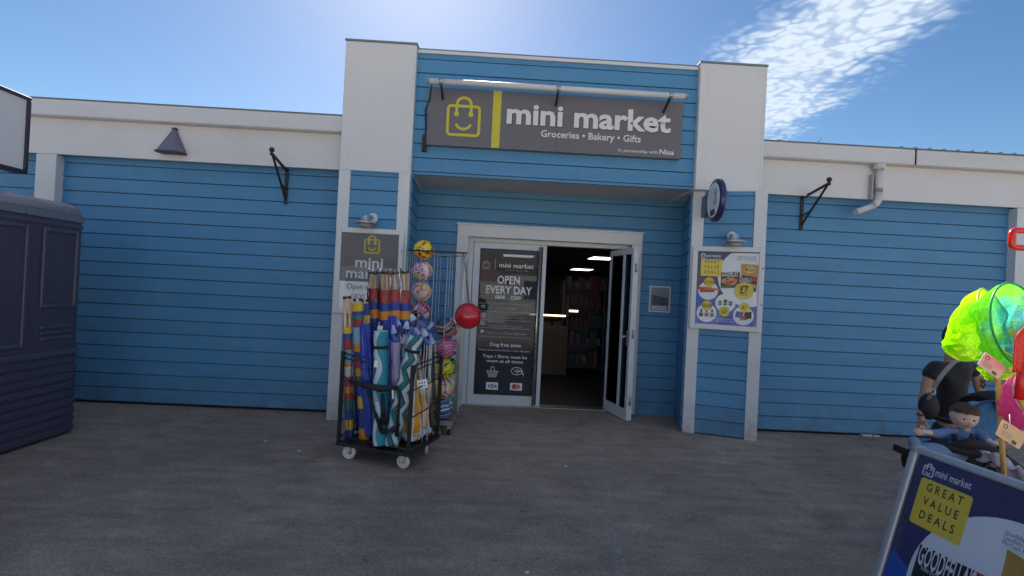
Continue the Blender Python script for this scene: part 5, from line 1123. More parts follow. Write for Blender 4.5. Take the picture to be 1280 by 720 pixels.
def head(parent, c, r, rot, m, child=False, hairm=None, hair='short'):
    """rot: Euler; head group baked into parent space"""
    M = Matrix.Translation(c) @ rot.to_matrix().to_4x4()
    def put(name, mb, m_):
        mb.v = [tuple(M @ Vector(v)) for v in mb.v]; return ob(name, mb, m_, parent)
    put('head', head_mesh(r, child=child, wid=.84 if child else .76), m)
    for s_ in (-1, 1):
        mb = MB().ball((s_*.29*r, -.75*r, .0*r), .112*r, 14); put('eye', mb, mat('eye_white', (.55, .53, .52), .25))
        put('iris', MB().ball((s_*.285*r, -.80*r, -.005*r), .082*r, 12), mat('iris_dark', (.02, .018, .02), .15))
        put('eyelid', MB().tube([(s_*.29*r+.16*r*math.cos(a), -.84*r-.03*r*math.sin(a)+.06*r*abs(math.cos(a)), .02*r+.085*r*math.sin(a)) for a in [PI*q_/8 for q_ in range(9)]], .028*r, 6), m)
        put('eyebrow', MB().tube([(s_*.12*r, -.83*r, .20*r), (s_*.27*r, -.82*r, .245*r), (s_*.42*r, -.70*r, .20*r)], [.010*r, (.013 if child else .026)*r, .008*r], 6), hairm)
        e_ = MB().ball((s_*.82*r*(1 if child else .93), .06*r, -.05*r), .17*r, 12, sc=(.35, .7, 1.1)); put('ear', e_, m)
        put('nostril', MB().ball((s_*.05*r, -.97*r if not child else -.93*r, -.27*r), .024*r, 8), mat('mouth_dark', (.10, .03, .03), .5))
    put('lips', MB().tube([(-.17*r, -.80*r, -.455*r), (-.07*r, -.885*r, -.425*r), (0, -.89*r, -.44*r), (.07*r, -.885*r, -.425*r), (.17*r, -.80*r, -.455*r)], [.012*r, .035*r, .03*r, .035*r, .012*r], 8).tube([(-.15*r, -.80*r, -.465*r), (0, -.875*r, -.51*r), (.15*r, -.80*r, -.465*r)], [.012*r, .045*r, .012*r], 8), mat('lip_rose', (.46, .20, .18), .4))
    # hair: an outer shell following the skull with a ragged fringe
    n, k = 44, 22; V = []; F = []; rh = random.Random(5)
    for i in range(k+1):
        th = PI*.5*i/k*1.28
        for j in range(n):
            a = 2*PI*j/n; front = max(0, math.cos(a)); lim = PI*(.225 if child else .33)+(1-front)*PI*(.19 if child else .42)+(max(0, -math.cos(a))*PI*.22 if child else 0)+rh.uniform(-.05, .07)*(1 if i == k else 0)
            t_ = lim*i/k; z = math.cos(t_); s_ = math.sin(t_); x = s_*math.sin(a); y = -s_*math.cos(a)
            wv = (1.035 if child else 1.06)+.018*math.sin(a*17+i*.4)+.012*math.sin(a*31)
            V.append((x*wv*(.87 if child else .80)*r, y*wv*.97*r*(1.06 if y > 0 else 1), z*wv*r))
    for i in range(k):
        for j in range(n): F.append((i*n+j, i*n+(j+1) % n, (i+1)*n+(j+1) % n, (i+1)*n+j))
    put('hair', MB().add(V, F, 0, True), hairm)
    if not child: put('hair_tail', MB().tube([(0, .95*r, .2*r), (.05*r, 1.25*r, -.1*r), (.05*r, 1.2*r, -.9*r), (0, 1.1*r, -1.6*r)], [.2*r, .28*r, .22*r, .06*r], 12), hairm)
from mathutils import Euler
def hand_chain(V, E_, wrist, key, dirv, across, s_=1.0, curl=.45):
    """palm and five bent fingers rooted at the wrist; dirv along the hand, across towards the thumb"""
    d = Vector(dirv).normalized(); ac = Vector(across).normalized(); ac = (ac-d*ac.dot(d)).normalized(); nrm = d.cross(ac).normalized()
    w_ = Vector(V[wrist][0]); P = w_+d*.045*s_; V[key+'palm'] = (P, (.026*s_, .016*s_)); E_.append((wrist, key+'palm'))
    for i, (o_, ln) in enumerate(((.026, .070), (.009, .078), (-.008, .073), (-.024, .058))):
        k0 = P+d*.036*s_+ac*o_*s_; k1 = k0+(d*(1-curl*.3)+nrm*curl*.5).normalized()*ln*.5*s_; k2 = k1+(d*(1-curl)+nrm*curl).normalized()*ln*.5*s_
        V[f'{key}f{i}a'] = (k0, .0095*s_); V[f'{key}f{i}b'] = (k1, .0082*s_); V[f'{key}f{i}c'] = (k2, .0066*s_)
        E_ += [(key+'palm', f'{key}f{i}a'), (f'{key}f{i}a', f'{key}f{i}b'), (f'{key}f{i}b', f'{key}f{i}c')]
    t0 = P-d*.01*s_+ac*.034*s_; t1 = t0+(d*.7+ac*.6+nrm*.3).normalized()*.034*s_; t2 = t1+(d+nrm*.3).normalized()*.026*s_
    V[key+'t0'] = (t0, .011*s_); V[key+'t1'] = (t1, .0092*s_); V[key+'t2'] = (t2, .0075*s_); E_ += [(key+'palm', key+'t0'), (key+'t0', key+'t1'), (key+'t1', key+'t2')]

# ------------------------------------------------------------------ the woman behind the pushchair
WY = -1.97; pw = at(1196, 500, WY); WO = Vector((pw.x, WY, 0))
t = thing('person', 'woman in a black t-shirt and trousers with a crossbody bag, head behind a yellow net', 'person', WO)
def W(u, v, dy=0.0): return at(u, v, WY+dy)-WO
sz = 1.0
Lsh, Rsh = W(1164, 455), W(1218, 456, .02)             # her right shoulder is the left one in the picture
neck = (Lsh+Rsh)/2+Vector((-.01, .0, .035)); hipc = W(1191, 541, .03); waist = W(1192, 510, .02)
elb_l = W(1155, 494, .02); wr_l = W(1151, 520, -.03); elb_r = W(1225, 490, .03); wr_r = elb_r+Vector((.16, -.20, -.10))
Vb = {'pelvis': (hipc, (.135, .10)), 'waist': (waist, (.102, .080)), 'chest': (neck+Vector((0, .01, -.15)), (.080, .055)), 'neckbase': (neck, (.048, .042)), 'neck': (neck+Vector((0, -.005, .07)), .048), 'skull': (neck+Vector((-.0, -.01, .12)), .05),
      'sl': (Lsh+Vector((.03, 0, -.01)), .034), 'ul': ((Lsh+elb_l)/2, .037), 'el': (elb_l, .032), 'fl': (elb_l.lerp(wr_l, .35), .032), 'wl': (wr_l, .024),
      'sr': (Rsh+Vector((-.03, 0, -.01)), .034), 'ur': ((Rsh+elb_r)/2, .038), 'er': (elb_r, .034), 'fr': (elb_r.lerp(wr_r, .35), .032), 'wr': (wr_r, .024)}
Eb = [('pelvis', 'waist'), ('waist', 'chest'), ('chest', 'neckbase'), ('neckbase', 'neck'), ('neck', 'skull'), ('chest', 'sl'), ('sl', 'ul'), ('ul', 'el'), ('el', 'fl'), ('fl', 'wl'), ('chest', 'sr'), ('sr', 'ur'), ('ur', 'er'), ('er', 'fr'), ('fr', 'wr')]
for s_, k in ((-1, 'L'), (1, 'R')):
    Vb['hip'+k] = (hipc+Vector((s_*.085, 0, -.06)), .085); Vb['knee'+k] = (Vector((hipc.x+s_*.095, hipc.y-.02, .44)), .056); Vb['calf'+k] = (Vector((hipc.x+s_*.10, hipc.y+.015, .30)), .050); Vb['ank'+k] = (Vector((hipc.x+s_*.10, hipc.y+.01, .08)), .033); Vb['toe'+k] = (Vector((hipc.x+s_*.12, hipc.y-.14, .03)), .028)
    Eb += [('pelvis', 'hip'+k), ('hip'+k, 'knee'+k), ('knee'+k, 'calf'+k), ('calf'+k, 'ank'+k), ('ank'+k, 'toe'+k)]
hand_chain(Vb, Eb, 'wl', 'hl', (-.02, -.05, -1), (.2, -1, 0)); hand_chain(Vb, Eb, 'wr', 'hr', (.7, -.5, -.3), (0, -.2, 1), curl=.9)
skin('body', Vb, Eb, m_skin, t, 2, 'pelvis')
Vt = {k: (Vb[k][0], tuple(q_*1.12+.004 for q_ in (Vb[k][1] if isinstance(Vb[k][1], tuple) else (Vb[k][1],)*2))) for k in ('waist', 'chest', 'sl', 'sr')}
Vt['hem'] = (waist+Vector((0, .0, -.07)), (.126, .100)); Vt['sl'] = (Vb['sl'][0]+Vector((.01, 0, .006)), .064); Vt['sr'] = (Vb['sr'][0]+Vector((-.01, 0, .006)), .064); Vt['waist'] = (waist, (.116, .092)); Vt['chest'] = (Vb['chest'][0]+Vector((0, 0, .02)), (.128, .102)); Vt['nb'] = (neck+Vector((0, .0, -.012)), (.084, .070)); Vt['sle'] = (Lsh.lerp(elb_l, .50), .056); Vt['sre'] = (Rsh.lerp(elb_r, .42), .057)
skin('tshirt', Vt, [('hem', 'waist'), ('waist', 'chest'), ('chest', 'nb'), ('chest', 'sl'), ('sl', 'sle'), ('chest', 'sr'), ('sr', 'sre')], m_cloth, t, 2, 'waist')
Vl = {'wb': (waist+Vector((0, .01, -.05)), (.128, .10)), 'pelvis': (hipc, (.155, .118))}; El = [('wb', 'pelvis')]
for k in 'LR':
    Vl['hip'+k] = (Vb['hip'+k][0], .102); Vl['knee'+k] = (Vb['knee'+k][0], .072); Vl['calf'+k] = (Vb['calf'+k][0], .066); Vl['ank'+k] = (Vb['ank'+k][0]+Vector((0, 0, .01)), .052); El += [('pelvis', 'hip'+k), ('hip'+k, 'knee'+k), ('knee'+k, 'calf'+k), ('calf'+k, 'ank'+k)]
    tp = Vb['toe'+k][0]; ap = Vb['ank'+k][0]
    sh = skin('shoe', {'a': (Vector((ap.x, ap.y+.02, .045)), .044), 'b': (Vector((ap.x, ap.y-.05, .045)), .042), 'c': (Vector((tp.x, tp.y-.03, .036)), .034)}, [('a', 'b'), ('b', 'c')], m_black, t, 2)
skin('trousers', Vl, El, m_cloth, t, 2, 'pelvis')
head(t, neck+Vector((.02, -.03, .180)), .108, Euler((.18, 0, -.25)), m_skin, hairm=m_hair)
m_tat = mat('tattoo_ink', (.06, .06, .07), .6)
ob('wristband', MB().lathe([(.029, -.005), (.031, 0), (.029, .005)], wr_l+Vector((0, 0, .012)), (0, 0, 1), 16), m_black, t)
tt_ = MB(); rt = random.Random(3); c0 = Rsh.lerp(elb_r, .62)
for i in range(9):
    a = rt.uniform(-.9, .5); z = rt.uniform(-.045, .045); R_ = .039
    pts = [c0+Vector((math.sin(a+q_*.16)*R_, -math.cos(a+q_*.16)*R_, z+.016*math.sin(q_*1.8+i))) for q_ in range(5)]; tt_.tube(pts, .0032, 5)
ob('tattoo', tt_, m_tat, t)
# her bag with its webbing strap
m_bagc = mat('bag_black', (.022, .02, .022), .6, bump=.4, bs=40); bc = W(1161, 508, -.03)+WO
t = thing('shoulder_bag', 'black crossbody bag with a grey webbing strap at the hip of the woman', 'bag', bc)
ob('bag_body', MB().ball((0, 0, 0), .095, 24, sc=(.72, .62, 1.05)), m_bagc, t); 
ms = mat('strap_grey', (.22, .21, .22), .7)
sp = [W(1200, 447, -.06)+WO, W(1192, 453, -.120)+WO, W(1182, 463, -.14)+WO, W(1173, 475, -.145)+WO, W(1165, 489, -.12)+WO, W(1161, 499, -.08)+WO]
mb = MB()
for i in range(len(sp)-1): mb.bar(sp[i]-bc, sp[i+1]-bc, .032, .005, (-.1, -1, .1))
ob('strap', mb, ms, t); ob('buckle', MB().tube([sp[4]-bc+Vector((.02*math.cos(a), -.006, .02*math.sin(a))) for a in [2*PI*i/10 for i in range(10)]], .004, 6, closed=True), m_chrome, t)

# ------------------------------------------------------------------ pushchair and child
PY = -2.77; po = at(1205, 560, PY); PO = Vector((po.x, PY, 0))
def Pp(u, v, dy=0.0): return at(u, v, PY+dy)-PO
t = thing('pushchair', 'black framed pushchair with a padded blue seat facing left behind the pavement board', 'pushchair', PO)
m_pf = mat('pushchair_frame', (.02, .018, .02), .45); m_seat = mat('seat_velour_blue', (.025, .14, .30), .8, var=.12, vs=14, bump=.5, bs=40, sheen=.4); m_pfab = mat('pushchair_fabric', (.018, .016, .018), .85, bump=.4, bs=60)
# seat: padded back as a thick rounded shell, leaning
cb = Pp(1233, 534, .06); mb = MB(); n, k = 28, 12; V = []; F = []
for i in range(k+1):
    th = PI*i/k; 
    for j in range(n):
        a = 2*PI*j/n; x = math.sin(th)*math.cos(a); z = math.sin(th)*math.sin(a); y = math.cos(th)
        q_ = 1+.02*math.sin(a*9)
        V.append(cb+Vector((x*.145*q_, y*.06+.04*(x*x+z*z)*-1+.03, z*.165*q_)))
for i in range(k):
    for j in range(n): F.append((i*n+j, i*n+(j+1) % n, (i+1)*n+(j+1) % n, (i+1)*n+j))
ob('seat_back', MB().add(V, F, 0, True), m_seat, t)
ob('seat_piping', MB().tube([cb+Vector((.147*math.cos(a), -.03, .167*math.sin(a))) for a in [2*PI*i/32 for i in range(32)]], .007, 6, closed=True), mat('piping_navy', (.012, .06, .14), .7), t)
ob('seat_base', MB().obox(Pp(1196, 585, .02), (.22, 0, .02), (0, .16, 0), (-.01, 0, .05)), m_pfab, t, .03, 3)
V = []; F = []
for i in range(9):
    a = PI*(.18+.52*i/8)
    for j in range(9):
        b = -PI/2+PI*j/8; V.append(cb+Vector((.19*math.cos(a)+.11, .05+.14*math.sin(b), .20*math.sin(a)*(.55+.45*math.cos(b))+.015)))
for i in range(8):
    for j in range(8): F.append((i*9+j, i*9+j+1, (i+1)*9+j+1, (i+1)*9+j))
hd = ob('folded_hood', MB().add(V, F, 0, True), m_pfab, t); md = hd.modifiers.new('thick', 'SOLIDIFY'); md.thickness = .012
for dy in (-.20, .22):
    ob('frame_tube', MB().tube([Pp(1300, 505, dy), Pp(1262, 545, dy), Pp(1225, 590, dy), Pp(1185, 640, dy), Vector((-.08, dy*.8, .10))], .013, 8), m_pf, t)
    ob('frame_tube', MB().tube([Pp(1205, 600, dy), Pp(1240, 650, dy), Vector((.52, dy, .16))], .013, 8), m_pf, t)
ob('armrest', MB().tube([Pp(1262, 590, -.20), Pp(1240, 574, -.21), Pp(1200, 562, -.22), Pp(1165, 555, -.16), Pp(1150, 560, 0)], [.02, .024, .026, .022, .02], 10), m_pfab, t)
ob('armrest', MB().tube([Pp(1272, 540, .22), Pp(1225, 548, .24), Pp(1180, 552, .2), Pp(1152, 560, .05)], .02, 10), m_pfab, t)
ob('bumper_bar', MB().tube([Pp(1180, 566, -.10), Pp(1188, 558, -.20), Pp(1208, 554, -.24), Pp(1228, 557, -.22), Pp(1248, 566, -.18), Pp(1275, 585, -.15)], [.016, .022, .024, .024, .022, .016], 10), m_pfab, t)
ob('footrest', MB().obox(Pp(1152, 573, -.02), (.055, 0, -.02), (0, .15, 0), (.0, 0, .022)), m_pfab, t, .012, 2)
ob('leg_panel', MB().obox(Pp(1168, 574, -.02), (.09, 0, .02), (0, .14, 0), (.0, 0, .03)), m_pfab, t, .02, 2)
ob('handlebar', MB().tube([Pp(1300, 505, -.20), Pp(1310, 498, -.1), Pp(1310, 498, .12), Pp(1300, 505, .22)], .016, 8), m_pf, t)
ob('harness', MB().bar(Pp(1192, 542, -.155), Pp(1197, 566, -.175), .026, .006, (0, -1, 0)).bar(Pp(1216, 543, -.150), Pp(1207, 566, -.175), .026, .006, (0, -1, 0)), m_pfab, t)
for x, yy, r_ in ((-.08, -.14, .085), (-.08, .18, .085), (.50, -.26, .13), (.50, .28, .13)):
    f = ob('wheel', MB().lathe([(r_*.75, -.018), (r_, -.014), (r_*1.02, 0), (r_, .014), (r_*.75, .018)], (x, yy, r_*1.02), (0, 1, 0), 24), m_rubber, t); ob('hub', MB().lathe([(r_*.75, -.008), (r_*.2, -.02), (r_*.2, .02), (r_*.75, .008)], (x, yy, r_*1.02), (0, 1, 0), 16), m_pf, f)
t = thing('blanket', 'crumpled pale lilac muslin tucked at the right side of the pushchair seat', 'blanket', Pp(1252, 575, -.25)+PO)
V = []; F = []
for i in range(15):
    for j in range(11): V.append(((i/14-.5)*.24, (j/10-.5)*.16-.01*math.sin(i*1.3), .035*math.sin(i*.9+j*.7)+.02*math.sin(j*1.9+i*.3)-.18*(i/14)**2+.02))
for i in range(14):
    for j in range(10): F.append((i*11+j, i*11+j+1, (i+1)*11+j+1, (i+1)*11+j))
o = ob('cloth', MB().add(V, F, 0, True), mat('muslin_lilac', (.50, .44, .56), .9, bump=.3, bs=60), t); md = o.modifiers.new('thick', 'SOLIDIFY'); md.thickness = .006; subsurf(o)

# the child
def Cc_(u, v, dy=0.0): return at(u, v, PY-.10+dy)
CO = Cc_(1200, 560); t = thing('person', 'small child with short dark hair in a pale blue top sitting in the pushchair', 'person', CO)
def C_(u, v, dy=0.0): return Cc_(u, v, dy)-CO
pel = C_(1198, 572, .04); nk = C_(1205, 536, .03)
Vc = {'pelvis': (pel, (.062, .054)), 'belly': (pel.lerp(nk, .45), (.058, .048)), 'chest': (pel.lerp(nk, .76), (.048, .038)), 'neck': (nk+Vector((0, 0, .008)), .029), 'sk': (nk+Vector((0, 0, .03)), .029),
      'sl': (C_(1190, 540, .02), .023), 'el': (C_(1173, 543, -.03), .022), 'wl': (C_(1158, 540, -.07), .015),
      'sr': (C_(1221, 541, .02), .023), 'er': (C_(1231, 548, -.05), .022), 'wr': (C_(1239, 553, -.09), .015),
      'hl': (C_(1186, 570, -.06), .048), 'kl': (C_(1166, 562, -.10), .038), 'al': (C_(1146, 562, -.10), .026), 'tl': (C_(1141, 549, -.11), .022),
      'hr': (C_(1192, 573, .05), .048), 'kr': (C_(1176, 562, .03), .038), 'ar': (C_(1158, 564, .0), .026), 'tr': (C_(1153, 551, -.01), .022)}
Ec = [('pelvis', 'belly'), ('belly', 'chest'), ('chest', 'neck'), ('neck', 'sk'), ('chest', 'sl'), ('sl', 'el'), ('el', 'wl'), ('chest', 'sr'), ('sr', 'er'), ('er', 'wr'), ('pelvis', 'hl'), ('hl', 'kl'), ('kl', 'al'), ('al', 'tl'), ('pelvis', 'hr'), ('hr', 'kr'), ('kr', 'ar'), ('ar', 'tr')]
hand_chain(Vc, Ec, 'wl', 'ha', (-1, -.3, .05), (0, 0, 1), .52, .6); hand_chain(Vc, Ec, 'wr', 'hb', (1, -.5, -.15), (0, 0, 1), .52, .6)
skin('body', Vc, Ec, m_skinb, t, 2, 'pelvis')
m_baby = mat('knit_pale_blue', (.14, .22, .44), .85, var=.2, vs=30, bump=.5, bs=90, dirt=.4, dirtcol=(.35, .40, .55)); m_boot = mat('bootie_blue', (.16, .24, .42), .9, bump=.3, bs=60)
cl_ = {k: (Vc[k][0], tuple(q_*1.12+.004 for q_ in (Vc[k][1] if isinstance(Vc[k][1], tuple) else (Vc[k][1],)*2))) for k in ('pelvis', 'belly', 'chest', 'sl', 'el', 'sr', 'er')}
cl_['wl'] = (Vc['el'][0].lerp(Vc['wl'][0], .8), .022); cl_['wr'] = (Vc['er'][0].lerp(Vc['wr'][0], .8), .022); cl_['nk'] = (nk+Vector((0, 0, .004)), .044); cl_['chest'] = (Vc['chest'][0], (.070, .060)); cl_['belly'] = (Vc['belly'][0], (.076, .066)); cl_['sl'] = (Vc['sl'][0], .038); cl_['sr'] = (Vc['sr'][0], .038)
skin('top', cl_, [('pelvis', 'belly'), ('belly', 'chest'), ('chest', 'nk'), ('chest', 'sl'), ('sl', 'el'), ('el', 'wl'), ('chest', 'sr'), ('sr', 'er'), ('er', 'wr')], m_baby, t, 2, 'pelvis')
for a, b, c, d in (('hl', 'kl', 'al', 'tl'), ('hr', 'kr', 'ar', 'tr')):
    skin('legging', {'p': (pel, .06), 'h': (Vc[a][0], .054), 'k': (Vc[b][0], .045), 'a': (Vc[c][0], .032)}, [('p', 'h'), ('h', 'k'), ('k', 'a')], m_boot, t, 2)
    skin('bootie', {'h': (Vc[c][0]+Vector((0, 0, -.010)), .032), 'm': (Vc[c][0].lerp(Vc[d][0], .6), .032), 't': (Vc[d][0]+Vector((-.006, -.004, .014)), .026)}, [('h', 'm'), ('m', 't')], m_boot, t, 2)
head(t, C_(1205, 520, -.03), .074, Euler((.16, .05, -.42)), m_skinb, True, m_hairc)
# soft tousled fringe
fr_ = MB(); rf = random.Random(8); hc = C_(1205, 520, -.03); HR = .074; HM = Matrix.Translation(hc) @ Euler((.16, .05, -.42)).to_matrix().to_4x4()
for i in range(34):
    a = -1.25+2.5*i/33+rf.uniform(-.03, .03); g1 = Vector((math.sin(a)*.60, -math.cos(a)*.62, .86)); g2 = Vector((math.sin(a)*.80, -math.cos(a)*.90, .60+rf.uniform(-.03, .05))); g3 = Vector((math.sin(a+.1)*.86, -math.cos(a+.1)*.955, .47+rf.uniform(-.10, .10)-.05*abs(a)))
    fr_.tube([HM @ (g*HR*1.0) for g in (g1, g2, g3)], [.006, .0055, .0012], 5)
ob('fringe', fr_, m_hairc, t)

# ------------------------------------------------------------------ nets and spades in a stand just right of the view
def net_mat(name, c1, c2, seed):
    m = bpy.data.materials.new(name); m.use_nodes = True; tt = m.node_tree; tt.nodes.clear(); o = tt.nodes.new('ShaderNodeOutputMaterial')
    tcn = tt.nodes.new('ShaderNodeTexCoord'); n = tt.nodes.new('ShaderNodeTexNoise'); n.noise_dimensions = '4D'; n.inputs['W'].default_value = seed; n.inputs['Scale'].default_value = 6; n.inputs['Detail'].default_value = 3; tt.links.new(tcn.outputs['Object'], n.inputs['Vector'])
    cr = tt.nodes.new('ShaderNodeValToRGB'); cr.color_ramp.elements[0].position = .50; cr.color_ramp.elements[1].position = .64; cr.color_ramp.elements[0].color = (*c1, 1); cr.color_ramp.elements[1].color = (*c2, 1); tt.links.new(n.outputs[0], cr.inputs[0])
    d = tt.nodes.new('ShaderNodeBsdfDiffuse'); tl = tt.nodes.new('ShaderNodeBsdfTranslucent'); tr = tt.nodes.new('ShaderNodeBsdfTransparent')
    for x in (d, tl): tt.links.new(cr.outputs[0], x.inputs[0])
    # fine woven mesh breaks the cover up
    nf = tt.nodes.new('ShaderNodeTexVoronoi'); nf.inputs['Scale'].default_value = 260; tt.links.new(tcn.outputs['Object'], nf.inputs['Vector'])
    mr = tt.nodes.new('ShaderNodeMapRange'); mr.inputs[1].default_value = .2; mr.inputs[2].default_value = .6; mr.inputs[3].default_value = .05; mr.inputs[4].default_value = .30; tt.links.new(nf.outputs['Distance'], mr.inputs[0])
    bn = tt.nodes.new('ShaderNodeTexNoise'); bn.inputs['Scale'].default_value = 26; bn.inputs['Detail'].default_value = 4; tt.links.new(tcn.outputs['Object'], bn.inputs['Vector']); bp = tt.nodes.new('ShaderNodeBump'); bp.inputs['Strength'].default_value = .9; bp.inputs['Distance'].default_value = .02; tt.links.new(bn.outputs[0], bp.inputs['Height'])
    for x in (d, tl): tt.links.new(bp.outputs[0], x.inputs['Normal'])
    a = tt.nodes.new('ShaderNodeMixShader'); a.inputs[0].default_value = .55; tt.links.new(d.outputs[0], a.inputs[1]); tt.links.new(tl.outputs[0], a.inputs[2])
    b = tt.nodes.new('ShaderNodeMixShader'); tt.links.new(mr.outputs[0], b.inputs[0]); tt.links.new(a.outputs[0], b.inputs[1]); tt.links.new(tr.outputs[0], b.inputs[2]); tt.links.new(b.outputs[0], o.inputs[0]); return m
m_ny = net_mat('net_neon_yellow', (.55, .98, .01), (.82, .98, .02), 1); m_ng = net_mat('net_green_aqua', (.25, .96, .03), (.06, .55, .62), 2); m_np = net_mat('net_pink', (.95, .12, .42), (.95, .30, .60), 3)
STAND = Vector((2.62, -3.40, 0))
def cane(p, q, parent, base): return ob('handle', MB().tube([Vector(p)-base, Vector(p).lerp(Vector(q), .5)-base+Vector((.004, 0, .006)), Vector(q)-base], [.009, .0085, .009], 9), mat('bamboo_cane', (.62, .38, .10), .45, var=.2, vs=8), parent)
def net(lab, c, nrm, r, ry, m, rimm, depth, sag, hx, roll=0, seed=1, drop=(0, 0, -1)):
    """hoop at c facing nrm with a bag that sags behind it, on a cane that stands in the tub"""
    c = Vector(c); nrm = Vector(nrm).normalized(); t = thing('fishing_net', lab, 'net', c, 0, 'bright fishing nets on canes')
    x = Vector((nrm.y, -nrm.x, 0)).normalized(); y = nrm.cross(x).normalized()
    x, y = x*math.cos(roll)+y*math.sin(roll), y*math.cos(roll)-x*math.sin(roll)
    hoop = [x*math.cos(a)*r+y*math.sin(a)*ry for a in [2*PI*i/36 for i in range(36)]]
    ob('hoop', MB().tube(hoop, .0038, 6, closed=True), rimm, t)
    rd = random.Random(seed); n, k = 60, 22; V = []; F = []; ph = [rd.uniform(0, 6) for _ in range(6)]
    dr = Vector(drop)
    for i in range(k+1):
        u = i/k; sh = math.cos(u*PI/2)**.55
        for j in range(n):
            a = 2*PI*j/n
            wr = 1+u*(.14*math.sin(3*a+ph[0]+u*3)+.09*math.sin(7*a+ph[1]-u*5)+.06*math.sin(12*a+ph[2]+u*9))
            p = (x*math.cos(a)*r+y*math.sin(a)*ry)*sh*wr - nrm*depth*(u**.8)*(1+.12*math.sin(5*a+ph[3])) + dr*sag*(u**1.4)
            p += (x*math.sin(u*9+ph[4])+y*math.cos(u*7+ph[5]))*.012*u + nrm*(.012*math.sin(a*9+u*14+ph[2])*u)
            V.append(p)
    for i in range(k):
        for j in range(n): F.append((i*n+j, i*n+(j+1) % n, (i+1)*n+(j+1) % n, (i+1)*n+j))
    o = ob('net_bag', MB().add(V, F, 0, True), m, t); return t, hoop
m_rimg = mat('rim_green', (.03, .45, .10), .35); m_rimy = mat('rim_yellow', (.45, .8, .02), .4); m_rimp = mat('rim_pink', (.8, .15, .35), .4)
Yn = -3.84; c = at(1239, 404, Yn); t, h_ = net('neon yellow net bag hanging leftmost, in front of the head of the woman', c, (.50, -.85, .2), .115, .130, m_ny, m_rimy, .07, .10, 0, .2, 3, (-.60, .1, -.75)); cane(c+Vector((.10, .02, -.02)), STAND+Vector((.20, -.05, .1)), t, c)
Yn = -3.92; c = at(1272, 406, Yn); t, h_ = net('green hooped net with aqua and lime bag, beside the red spade', c, (.20, -.95, .12), .125, .150, m_ng, m_rimg, .12, .05, 0, .3, 9, (.2, .6, -.8)); cane(c+Vector((.12, .01, -.06)), STAND+Vector((.25, .0, .1)), t, c)
Yn = -3.90; c = at(1298, 494, Yn); t, h_ = net('pink net bag below the red spade at the right edge', c, (-.1, -.95, .35), .085, .10, m_np, m_rimp, .10, .06, 0, 0, 14, (-.1, .2, -1)); cane(c+Vector((.07, .0, -.05)), STAND+Vector((.22, .03, .1)), t, c)
Yn = -3.86; c = at(1262, 478, Yn); t, h_ = net('pale yellow green net with a bamboo cane below the white swing tag', at(1252, 452, Yn), (.1, -.9, .5), .06, .05, m_ny, m_rimy, .05, .04, 0, 0, 21, (.3, .1, -1)); cane(at(1247, 470, Yn), STAND+Vector((-.22, .0, .1)), t, Vector(t.location))
m_red = mat('spade_red', (.72, .018, .012), .28, var=.04, coat=.3, sub=.05)
def spade(lab, u, v, Yn, h, wd):
    c = at(u, v, Yn); t = thing('toy_spade', lab, 'spade', c, 0, 'red plastic beach spades'); n, k = 15, 16; V = []; F = []
    for i in range(k+1):
        s_ = i/k; hw_ = wd/2*(1-(max(0, (s_-.55)/.45))**2.2*.92) if s_ > .55 else wd/2*(.93+.07*s_/.55)
        for j in range(n):
            q_ = (j/(n-1)-.5)*2; V.append((q_*hw_, -.028*(q_*q_)-.010*s_+.012*max(0, 1-abs(q_)*6), -h/2+h*s_))
    for i in range(k):
        for j in range(n-1): F.append((i*n+j, i*n+j+1, (i+1)*n+j+1, (i+1)*n+j))
    o = ob('blade', MB().add(V, F, 0, True), m_red, t); md = o.modifiers.new('thick', 'SOLIDIFY'); md.thickness = .005
    ob('socket', MB().tube([(0, .004, -.06), (0, .008, -.18)], [.013, .015], 12), m_red, t); return t, c
t, c = spade('red plastic spade blade pointing up in front of the green net', 1281, 432, -4.02, .175, .150); cane(c+Vector((0.0, .01, -.17)), STAND+Vector((.24, -.06, .1)), t, c)
c = at(1278, 299, -3.95); t = thing('toy_spade', 'red plastic spade D handle held high at the right edge', 'spade', c, 0, 'red plastic beach spades')
loop = [(x*1.0, 0, z) for x, z in rrect(-.038, -.030, .075, .030, .016, 5)]
ob('grip', MB().tube(loop, .0095, 10, closed=True, n=10) if False else MB().tube(loop, .0105, 10, closed=True), m_red, t); ob('shaft', MB().tube([Vector((.075, 0, 0)), Vector((.13, .0, -.02)), STAND+Vector((.27, .03, .1))-c], [.012, .012, .011], 10), m_red, t)
m_tag = mat('tag_card', (.66, .60, .52), .7); m_tag2 = mat('tag_card_orange', (.72, .48, .26), .7)
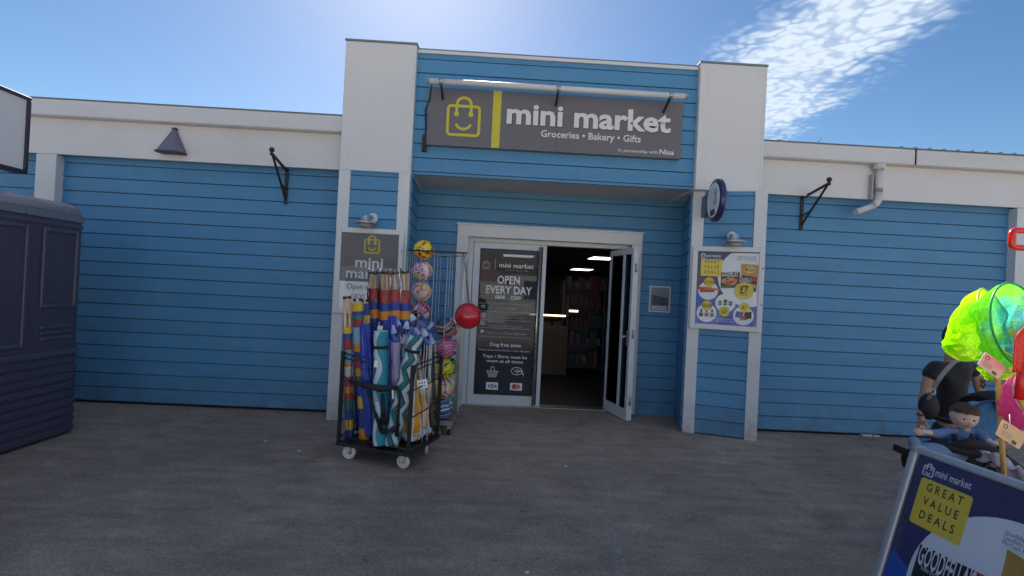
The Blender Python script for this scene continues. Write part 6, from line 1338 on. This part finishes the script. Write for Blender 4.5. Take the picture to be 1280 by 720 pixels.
def swing_tag(lab, u, v, Yn, w_, h_, ang, m_, top):
    c = at(u, v, Yn); t = thing('swing_tag', lab, 'tag', c, 0, 'card swing tags on the nets'); X = Vector((math.cos(ang), -.1, math.sin(ang))).normalized(); N_ = Vector((0, -1, .1)).normalized(); Z = X.cross(-N_).normalized(); Z = Z if Z.z > 0 else -Z
    ob('card', MB().prism(rrect(-w_/2, -h_/2, w_/2, h_/2, .004, 2), (0, 0, 0), X, Z, .0012), m_, t)
    TP = Plane((0, 0, 0), X, Z, t, .0006); rr_ = TP.n
    TP.poly('logo', stroke(circ(-w_*.30, h_*.22, .0065, 14), .0022, True), m_ink)
    TP.poly('print_line', [[(-w_*.36, h_*(-.02-.09*i)), (w_*.05, h_*(-.02-.09*i)), (w_*.05, h_*(-.045-.09*i)), (-w_*.36, h_*(-.045-.09*i))] for i in range(4)], mat('tag_print', (.30, .27, .25), .6))
    TP.poly('barcode', [[(w_*.12+.0026*i, -h_*.42), (w_*.12+.0026*i+(.0017 if i % 3 else .001), -h_*.42), (w_*.12+.0026*i+(.0017 if i % 3 else .001), -h_*.22), (w_*.12+.0026*i, -h_*.22)] for i in range(7)], m_ink)
    ob('string', MB().tube([X*(-w_*.2)+Z*h_*.45, at(*top, Yn+.02)-c], .0012, 4), m_signwhite, t)
swing_tag('pale card swing tag hanging on the yellow net', 1240, 457, -3.98, .082, .054, -.62, m_tag, (1225, 440))
swing_tag('orange tinted card swing tag hanging under the pink net', 1264, 543, -3.98, .090, .060, -.55, m_tag2, (1262, 518))
t = thing('display_tub', 'galvanised tub just right of the pavement board holding nets and spades', 'tub', STAND)
tb_ = MB().lathe([(.13, 0), (.17, .42), (.178, .43), (.165, .42), (.125, .02), (0, .02)], (0, 0, 0), (0, 0, 1), 36); tb_.v = [(x*2.0, y, z) for x, y, z in tb_.v]; ob('body', tb_, m_galv, t)
ob('rim', MB().tube([(.35*math.cos(a), .175*math.sin(a), .43) for a in [2*PI*i/36 for i in range(36)]], .007, 6, closed=True), m_galv, t)

# grit gathered along the wall foot and strewn over the court
gm = MB(); rg = random.Random(12)
def pebble(x, y, r_):
    gm.add([(x-r_, y, 0), (x, y-r_*.8, 0), (x+r_, y, 0), (x, y+r_*.8, 0), (x+rg.uniform(-.3, .3)*r_, y, r_*.9)], [(0, 1, 4), (1, 2, 4), (2, 3, 4), (3, 0, 4)])
for _ in range(900):
    k_ = rg.random()
    if k_ < .4: x = rg.uniform(-4.8, -1.9); y = -.05-abs(rg.gauss(0, .06))
    elif k_ < .75: x = rg.uniform(2.9, 5.9); y = -.05-abs(rg.gauss(0, .06))
    elif k_ < .85: x = rg.uniform(-1.0, 2.1); y = .49-abs(rg.gauss(0, .05))
    else: x = rg.uniform(-4, 5); y = rg.uniform(-3.6, .3)
    pebble(x, y, rg.uniform(.003, .009))
o = ob('grit', gm, mat('grit_stone', (.16, .14, .12), .9, var=.5, vs=40)); o['kind'] = 'stuff'
